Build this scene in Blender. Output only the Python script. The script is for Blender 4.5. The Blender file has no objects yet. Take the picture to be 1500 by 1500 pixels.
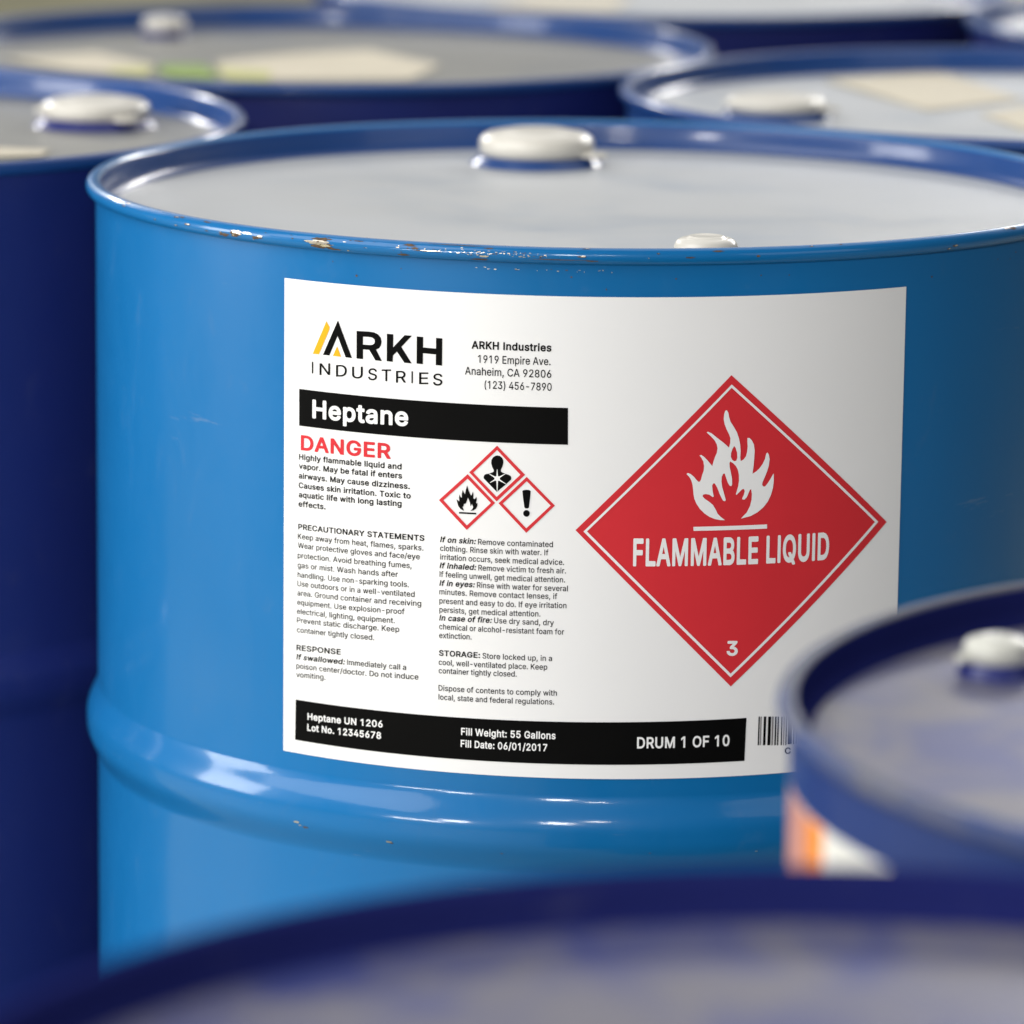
import bpy, bmesh, math, random
from mathutils import Vector, Matrix
from mathutils.geometry import tessellate_polygon

sc = bpy.context.scene
col = sc.collection
PI = math.pi
R = math.radians

# ------------------------------------------------------------------ camera
S = 0.2985                     # outer radius of a drum's rim, metres
PLAT = 0.0955                  # the rear drums stand on a raised slab
RIM_Z = 0.880                  # height of the rim's centre line above the drum's base
TOP = PLAT + RIM_Z
cam_data = bpy.data.cameras.new('camera')
cam = bpy.data.objects.new('camera', cam_data)
col.objects.link(cam)
cam.matrix_world = (Matrix.Translation((0, 0, TOP + 1.21167 * S))
                    @ Matrix.Rotation(R(90 - 11.21126), 4, 'X')
                    @ Matrix.Rotation(R(0.67907), 4, 'Z'))
cam_data.sensor_width = 36.0
cam_data.lens = 36.0 * 7112.18 / 1500.0
cam_data.clip_start = 0.05
cam_data.clip_end = 200.0
cam_data.dof.use_dof = True
cam_data.dof.focus_distance = 2.595
cam_data.dof.aperture_fstop = 5.2
sc.camera = cam

# ------------------------------------------------------------------ world, lamps, exposure
world = bpy.data.worlds.new('World')
sc.world = world
world.use_nodes = True
bg = world.node_tree.nodes['Background']
bg.inputs[0].default_value = (0.80, 0.88, 1.0, 1)
bg.inputs[1].default_value = 0.11


def area(name, loc, target, sx, sy, watts, color=(1, 1, 1)):
    d = bpy.data.lights.new(name, 'AREA')
    d.shape = 'RECTANGLE'
    d.size, d.size_y, d.energy, d.color = sx, sy, watts, color
    o = bpy.data.objects.new(name, d)
    col.objects.link(o)
    o.location = loc
    o.rotation_euler = (Vector(target) - Vector(loc)).to_track_quat('-Z', 'Y').to_euler()
    return o


MX, MY = 0.1571 * S, 9.505 * S


def around(az, el, dist, z0=0.75):
    """A point seen from the labelled drum: azimuth from the camera side (left negative), elevation."""
    a, e = R(az), R(el)
    return (MX + dist * math.cos(e) * math.sin(a), MY - dist * math.cos(e) * math.cos(a), z0 + dist * math.sin(e))


AIM = (MX, MY, 0.75)
area('window_light', around(-60, 42, 5.0), AIM, 3.6, 3.6, 186, (1.0, 0.995, 0.99))
area('doorway_light', around(-84, 9, 3.0), AIM, 0.90, 1.05, 48, (1.0, 0.995, 0.985))
area('right_fill_light', around(46, 22, 5.2), AIM, 2.4, 2.0, 19, (1.0, 0.98, 0.97))  # added fill from the right, lifts the label's right half
area('overhead_light', (0.3, 5.0, 5.2), (0.2, 3.2, 1.0), 5.0, 4.0, 80, (1.0, 0.98, 0.95))
area('overhead_light', (-1.0, 15.0, 6.0), (-1.0, 15.0, 0.0), 6.0, 6.0, 240, (1.0, 0.97, 0.92))  # added overhead light, brightens the far floor behind the drums
for az, el, sx, sy, w in ((-37, 4, 0.85, 0.20, 34), (-29, 10, 0.42, 0.40, 34), (-7, 19, 0.40, 0.40, 34), (1, 24, 0.30, 0.08, 8),
                          (150, 24, 2.6, 0.5, 90), (-150, 22, 1.2, 0.25, 45)):
    area('glint_lamp', around(az, el, 4.4), AIM, sx, sy, w, (1.0, 0.975, 0.94))  # small lamps placed for glints on hoop and rim, several set low

sc.view_settings.view_transform = 'Standard'
sc.view_settings.look = 'None'
sc.view_settings.exposure = 0.0
sc.view_settings.gamma = 1.0
sc.render.engine = 'CYCLES'
sc.cycles.use_denoising = True
sc.cycles.denoising_prefilter = 'ACCURATE'
sc.cycles.max_bounces = 8
sc.cycles.sample_clamp_indirect = 6.0

# ------------------------------------------------------------------ materials


def nodes_of(name):
    m = bpy.data.materials.new(name)
    m.use_nodes = True
    nt = m.node_tree
    return m, nt, nt.nodes['Principled BSDF']


def new(nt, kind, **kw):
    n = nt.nodes.new(kind)
    for k, v in kw.items():
        setattr(n, k, v)
    return n


def noise(nt, scale, detail=3.0, rough=0.5, dist=0.0, stretch=(1, 1, 1)):
    tc = new(nt, 'ShaderNodeTexCoord')
    mp = new(nt, 'ShaderNodeMapping')
    mp.inputs['Scale'].default_value = stretch
    oi = new(nt, 'ShaderNodeObjectInfo')
    add = new(nt, 'ShaderNodeVectorMath', operation='ADD')
    mul = new(nt, 'ShaderNodeVectorMath', operation='SCALE')
    nt.links.new(oi.outputs['Location'], mul.inputs[0])
    mul.inputs['Scale'].default_value = 3.7
    nt.links.new(tc.outputs['Object'], add.inputs[0])
    nt.links.new(mul.outputs[0], add.inputs[1])
    nt.links.new(add.outputs[0], mp.inputs[0])
    n = new(nt, 'ShaderNodeTexNoise')
    n.inputs['Scale'].default_value = scale
    n.inputs['Detail'].default_value = detail
    n.inputs['Roughness'].default_value = rough
    n.inputs['Distortion'].default_value = dist
    nt.links.new(mp.outputs[0], n.inputs['Vector'])
    return n


def ramp(nt, src, stops):
    r = new(nt, 'ShaderNodeValToRGB')
    while len(r.color_ramp.elements) < len(stops):
        r.color_ramp.elements.new(0.5)
    for e, (p, c) in zip(r.color_ramp.elements, stops):
        e.position = p
        e.color = (*c, 1) if len(c) == 3 else c
    nt.links.new(src, r.inputs[0])
    return r


def mix(nt, fac, a, b):
    m = new(nt, 'ShaderNodeMix', data_type='RGBA')
    nt.links.new(fac, m.inputs[0])
    for sock, v in ((m.inputs[6], a), (m.inputs[7], b)):
        if isinstance(v, tuple):
            sock.default_value = (*v, 1)
        else:
            nt.links.new(v, sock)
    return m.outputs[2]


def paint(name, c, rough=0.30, coat=0.6, coat_rough=0.10, wear=0.5, spec=0.3):
    """Glossy drum enamel: slow colour drift, faint dents, scuffs that dull the gloss."""
    m, nt, p = nodes_of(name)
    n1 = noise(nt, 3.2, 3, 0.55, 0.3, (1, 1, 0.35))
    r1 = ramp(nt, n1.outputs[0], ((0.30, tuple(v * 0.86 for v in c)), (0.72, tuple(min(1, v * 1.12) for v in c))))
    n2 = noise(nt, 42, 5, 0.7, 0.8, (1, 1, 0.5))
    r2 = ramp(nt, n2.outputs[0], ((0.60, (0, 0, 0)), (0.78, (wear,) * 3)))
    c1 = mix(nt, r2.outputs[0], r1.outputs[0], tuple(v * 0.85 + 0.03 for v in c))
    n5 = noise(nt, 7.0, 6, 0.75, 0.4, (1, 1, 9))          # rubbed scuff lines round the drum
    r5 = ramp(nt, n5.outputs[0], ((0.655, (0, 0, 0)), (0.70, (0.5,) * 3)))
    nt.links.new(mix(nt, r5.outputs[0], c1, tuple(v * 0.7 + 0.10 for v in c)), p.inputs['Base Color'])
    rr = ramp(nt, n2.outputs[0], ((0.35, (rough,) * 3), (0.75, (rough + 0.16,) * 3)))
    nt.links.new(rr.outputs[0], p.inputs['Roughness'])
    p.inputs['Specular IOR Level'].default_value = spec
    p.inputs['Coat Weight'].default_value = coat
    p.inputs['Coat Roughness'].default_value = coat_rough
    n3 = noise(nt, 5.0, 2, 0.5, 0.0, (1, 1, 0.3))
    b1 = new(nt, 'ShaderNodeBump')
    b1.inputs['Strength'].default_value = 0.22
    b1.inputs['Distance'].default_value = 0.006
    nt.links.new(n3.outputs[0], b1.inputs['Height'])
    n4 = noise(nt, 260, 2, 0.5)
    b2 = new(nt, 'ShaderNodeBump')
    b2.inputs['Strength'].default_value = 0.04
    b2.inputs['Distance'].default_value = 0.0006
    nt.links.new(n4.outputs[0], b2.inputs['Height'])
    nt.links.new(b1.outputs[0], b2.inputs['Normal'])
    nt.links.new(b2.outputs[0], p.inputs['Normal'])
    nt.links.new(b2.outputs[0], p.inputs['Coat Normal'])
    return m


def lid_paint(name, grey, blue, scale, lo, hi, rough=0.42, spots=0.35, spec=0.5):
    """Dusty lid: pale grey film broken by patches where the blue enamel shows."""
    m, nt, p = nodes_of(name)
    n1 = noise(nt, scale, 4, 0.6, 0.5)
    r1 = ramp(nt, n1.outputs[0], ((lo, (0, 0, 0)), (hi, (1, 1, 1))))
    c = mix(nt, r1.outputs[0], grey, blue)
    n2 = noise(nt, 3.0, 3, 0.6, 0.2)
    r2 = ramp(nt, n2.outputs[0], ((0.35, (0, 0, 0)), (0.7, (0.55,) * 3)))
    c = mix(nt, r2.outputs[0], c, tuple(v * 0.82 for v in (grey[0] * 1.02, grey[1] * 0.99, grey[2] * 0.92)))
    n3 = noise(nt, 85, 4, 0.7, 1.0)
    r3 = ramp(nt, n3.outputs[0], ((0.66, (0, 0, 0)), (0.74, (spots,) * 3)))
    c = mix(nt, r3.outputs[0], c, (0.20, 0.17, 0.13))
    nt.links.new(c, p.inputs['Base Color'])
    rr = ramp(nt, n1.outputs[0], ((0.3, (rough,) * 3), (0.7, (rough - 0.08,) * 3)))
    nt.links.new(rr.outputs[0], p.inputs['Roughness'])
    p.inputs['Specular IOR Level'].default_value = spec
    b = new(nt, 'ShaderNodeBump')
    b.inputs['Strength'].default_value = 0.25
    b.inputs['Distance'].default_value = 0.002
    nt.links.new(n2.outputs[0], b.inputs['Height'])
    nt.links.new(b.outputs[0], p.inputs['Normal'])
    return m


def plain(name, c, rough=0.5, metallic=0.0, vary=0.08, scale=30.0, coat=0.0, spec=0.5):
    m, nt, p = nodes_of(name)
    n1 = noise(nt, scale, 3, 0.6)
    r1 = ramp(nt, n1.outputs[0], ((0.3, tuple(v * (1 - vary) for v in c)), (0.7, tuple(min(1, v * (1 + vary)) for v in c))))
    nt.links.new(r1.outputs[0], p.inputs['Base Color'])
    p.inputs['Roughness'].default_value = rough
    p.inputs['Metallic'].default_value = metallic
    p.inputs['Coat Weight'].default_value = coat
    p.inputs['Specular IOR Level'].default_value = spec
    return m


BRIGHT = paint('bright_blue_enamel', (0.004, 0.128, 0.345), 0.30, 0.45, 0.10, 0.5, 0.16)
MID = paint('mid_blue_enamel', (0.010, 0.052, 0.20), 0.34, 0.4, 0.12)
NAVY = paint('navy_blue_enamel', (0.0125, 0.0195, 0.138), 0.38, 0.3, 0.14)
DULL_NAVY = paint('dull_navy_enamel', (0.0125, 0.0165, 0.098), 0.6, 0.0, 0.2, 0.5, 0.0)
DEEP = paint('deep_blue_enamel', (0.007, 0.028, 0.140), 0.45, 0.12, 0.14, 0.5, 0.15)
SCUFFED = lid_paint('scuffed_rim', (0.095, 0.10, 0.135), (0.012, 0.038, 0.15), 14.0, 0.40, 0.58, 0.55, 0.35, 0.2)
LID_PALE = lid_paint('pale_dust_sheen_lid', (0.455, 0.473, 0.490), (0.29, 0.35, 0.43), 6.0, 0.50, 0.80)  # pale grey carries the bright ceiling's grazing reflection as colour
LID_GREY = lid_paint('grey_dust_sheen_lid', (0.215, 0.215, 0.20), (0.15, 0.175, 0.22), 6.0, 0.50, 0.80)
LID_MOTTLED = lid_paint('mottled_dust_sheen_lid', (0.138, 0.134, 0.172), (0.022, 0.036, 0.18), 16.0, 0.42, 0.60, 0.45, 0.35, 0.25)  # darker grey: the weaker reflection on the front lids is in the colour
CREAM = plain('cream_plastic', (0.60, 0.575, 0.51), 0.34, 0, 0.05, 14, 0.2)
WHITE_CAP = plain('white_plastic', (0.56, 0.56, 0.50), 0.34, 0, 0.06, 14, 0.2)
PAPER_CREAM = plain('cream_paper', (0.54, 0.49, 0.38), 0.7, 0, 0.07, 12)
GREEN_INK = plain('green_printed_paper', (0.20, 0.30, 0.06), 0.7, 0, 0.10, 12)
YELLOW_INK_PAPER = plain('pale_yellow_green_paper', (0.46, 0.46, 0.19), 0.7, 0, 0.12, 14)
LABEL_WHITE = plain('white_label_paper', (0.765, 0.765, 0.765), 0.5, 0, 0.012, 6, 0.0, 0.25)
INK_BLACK = plain('black_ink', (0.002, 0.002, 0.002), 0.6, 0, 0.1, 40, 0.0, 0.05)
INK_GREY = plain('grey_ink', (0.22, 0.21, 0.21), 0.5, 0, 0.05, 40)
INK_RED = plain('red_ink', (0.575, 0.027, 0.036), 0.5, 0, 0.03, 20, 0.0, 0.15)
INK_YELLOW = plain('yellow_ink', (0.74, 0.37, 0.010), 0.5, 0, 0.03, 20, 0.0, 0.15)
INK_ORANGE = plain('orange_ink', (0.72, 0.22, 0.010), 0.5, 0, 0.05, 20)
INK_PINK = plain('pink_ink', (0.45, 0.20, 0.15), 0.5, 0, 0.12, 30)
INK_PALE = plain('pale_grey_ink', (0.60, 0.60, 0.56), 0.5, 0, 0.04, 30)
RUST = plain('rust', (0.085, 0.050, 0.026), 0.75, 0, 0.45, 400)
BARE = plain('bare_metal', (0.62, 0.56, 0.46), 0.30, 0.9, 0.25, 500)
CONCRETE = plain('concrete', (0.40, 0.38, 0.25), 0.7, 0, 0.25, 2.0)

# ------------------------------------------------------------------ mesh helpers


def obj(name, bm, mats, parent=None, smooth=True):
    me = bpy.data.meshes.new(name)
    bm.to_mesh(me)
    bm.free()
    for m in (mats if isinstance(mats, (list, tuple)) else [mats]):
        me.materials.append(m)
    if smooth:
        me.polygons.foreach_set('use_smooth', [True] * len(me.polygons))
        me.update()
    o = bpy.data.objects.new(name, me)
    col.objects.link(o)
    if parent:
        o.parent = parent
    return o


def lathe(bm, prof, segs, cx=0.0, cy=0.0, mat=0, a0=0.0, close=False):
    """Revolve (r, z) pairs about a vertical axis; outline given so that outward faces come out right."""
    rings = []
    for r, z in prof:
        if r < 1e-6:
            rings.append([bm.verts.new((cx, cy, z))])
        else:
            rings.append([bm.verts.new((cx + r * math.sin(a0 + 2 * PI * k / segs), cy - r * math.cos(a0 + 2 * PI * k / segs), z))
                          for k in range(segs)])
    pairs = list(zip(rings, rings[1:])) + ([(rings[-1], rings[0])] if close else [])
    for A, B in pairs:
        for k in range(segs):
            q = (k + 1) % segs
            if len(A) == 1 and len(B) == 1:
                continue
            if len(A) == 1:
                f = bm.faces.new((A[0], B[q], B[k]))
            elif len(B) == 1:
                f = bm.faces.new((A[k], A[q], B[0]))
            else:
                f = bm.faces.new((A[k], A[q], B[q], B[k]))
            f.material_index = mat
    return rings


def arc(cx, cz, rx, rz, a, b, n):
    return [(cx + rx * math.cos(R(a + (b - a) * k / n)), cz + rz * math.sin(R(a + (b - a) * k / n))) for k in range(n + 1)]


def smoothstep(t):
    t = max(0.0, min(1.0, t))
    return t * t * (3 - 2 * t)


# ------------------------------------------------------------------ printing on a drum's wall
RB = 0.981 * S                 # wall radius; positions along the wall are in mm of arc from the drum's front
FONT_K = 1.0 / 500.0


def wrap(s, z, lift):
    a = s / (RB * 1000.0)
    r = RB + lift
    return (r * math.sin(a), -r * math.cos(a), RIM_Z + z / 1000.0)


def pairs(v):
    return [(v[i], v[i + 1]) for i in range(0, len(v), 2)]


def flat_fill(bm, loops, mat):
    """Fill an outline with holes in the flat (s, z) plane; faces look towards +y of the flat plane."""
    pts = [Vector((x, y, 0)) for L in loops for x, y in L]
    tris = tessellate_polygon([[Vector((x, y, 0)) for x, y in L] for L in loops])
    vs = [bm.verts.new(p) for p in pts]
    for t in tris:
        a, b, c = (pts[i] for i in t)
        if abs((b - a).cross(c - a).z) < 1e-7:
            continue
        if (b - a).cross(c - a).z < 0:
            t = (t[0], t[2], t[1])
        try:
            f = bm.faces.new([vs[i] for i in t])
            f.material_index = mat
        except ValueError:
            pass


def cut_columns(bm, step):
    xs = [v.co.x for v in bm.verts]
    lo, hi = min(xs), max(xs)
    x = math.floor(lo / step) * step + step
    while x < hi:
        bmesh.ops.bisect_plane(bm, geom=bm.verts[:] + bm.edges[:] + bm.faces[:], plane_co=(x + 0.013, 0, 0), plane_no=(1, 0, 0))
        x += step


def merge_wrapped(dst, src, lift):
    vm = {v: dst.verts.new(wrap(v.co.x, v.co.y, lift)) for v in src.verts}
    for f in src.faces:
        try:
            g = dst.faces.new([vm[v] for v in f.verts])
            g.material_index = f.material_index
        except ValueError:
            pass


LIFT = {0: 0.00035, 1: 0.00055, 2: 0.00075, 3: 0.00095}
INK = {'k': INK_BLACK, 'w': LABEL_WHITE, 'W': LABEL_WHITE, 'r': INK_RED, 'y': INK_YELLOW, 'g': INK_GREY}


def print_block(name, parent, polys=(), lines=(), cols='k', base=1):
    """One printed block of a label: filled outlines and set type, bent round the drum's wall."""
    out = bmesh.new()
    idx = {c: i for i, c in enumerate(cols)}
    for n, (c, loops) in enumerate(polys):
        tmp = bmesh.new()
        flat_fill(tmp, loops, idx[c])
        cut_columns(tmp, 5.0)
        lvl = base + (0 if c in 'rkyg' else 1)
        if name == 'health_hazard_diamond' and c == 'k':
            lvl = base
        merge_wrapped(out, tmp, LIFT[lvl])
        tmp.free()
    for (blk, text, w, it, c, s0, s1, (za, zb), cap) in lines:
        w = 'l' if w == 't' else w
        font = GLYPHS[w]
        bold = {'l': 0.007, 'm': 0.020, 'b': 0.025}[w]
        sets = [(font[ch][0], [pairs(L) for L in font[ch][1]]) for ch in text]
        x, ink = 0.0, []
        for adv, loops in sets:
            for L in loops:
                ink += [x + px * FONT_K for px, _ in L]
            x += adv
        i0, i1 = min(ink), max(ink)
        sx = (s1 - s0) / (i1 - i0)
        sy = cap / (0.509 + 2 * bold)
        tmp = bmesh.new()
        x = 0.0
        for adv, loops in sets:
            # outlines first, then the counters that lie inside them
            def area2(L):
                return sum(L[i][0] * L[(i + 1) % len(L)][1] - L[(i + 1) % len(L)][0] * L[i][1] for i in range(len(L)))
            big = max((abs(area2(L)) for L in loops), default=0)
            sign = next((area2(L) > 0 for L in loops if abs(area2(L)) == big), True)
            outer = [L for L in loops if (area2(L) > 0) == sign]
            inner = [L for L in loops if (area2(L) > 0) != sign]
            for L in outer:
                xs = [p[0] for p in L]
                ys = [p[1] for p in L]
                holes = [H for H in inner if min(xs) < H[0][0] < max(xs) and min(ys) < H[0][1] < max(ys)]
                conv = []
                for q in [L] + holes:
                    row = []
                    for px, py in q:
                        u = (x + px * FONT_K - i0) * sx + (0.19 * py * FONT_K * sy if it else 0.0)
                        row.append((s0 + u, za + (zb - za) * u / (s1 - s0) + (py * FONT_K + bold) * sy))
                    conv.append(row)
                flat_fill(tmp, conv, idx[c])
            x += adv
        if cap > 5:
            cut_columns(tmp, 5.0)
        merge_wrapped(out, tmp, LIFT[base + (1 if c in 'wW' else 0)])
        tmp.free()
    return obj(name, out, [INK[c] for c in cols], parent, smooth=False)


def wall_sheet(name, parent, s0, s1, z0, z1, mat, lift, step=3.0, top=None):
    bm = bmesh.new()
    n = max(2, int((s1 - s0) / step))
    prev = None
    for k in range(n + 1):
        s = s0 + (s1 - s0) * k / n
        a, b = bm.verts.new(wrap(s, z0, lift)), bm.verts.new(wrap(s, z1, lift))
        if prev:
            bm.faces.new((prev[0], a, b, prev[1]))
        prev = (a, b)
    return obj(name, bm, mat, parent)

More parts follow.
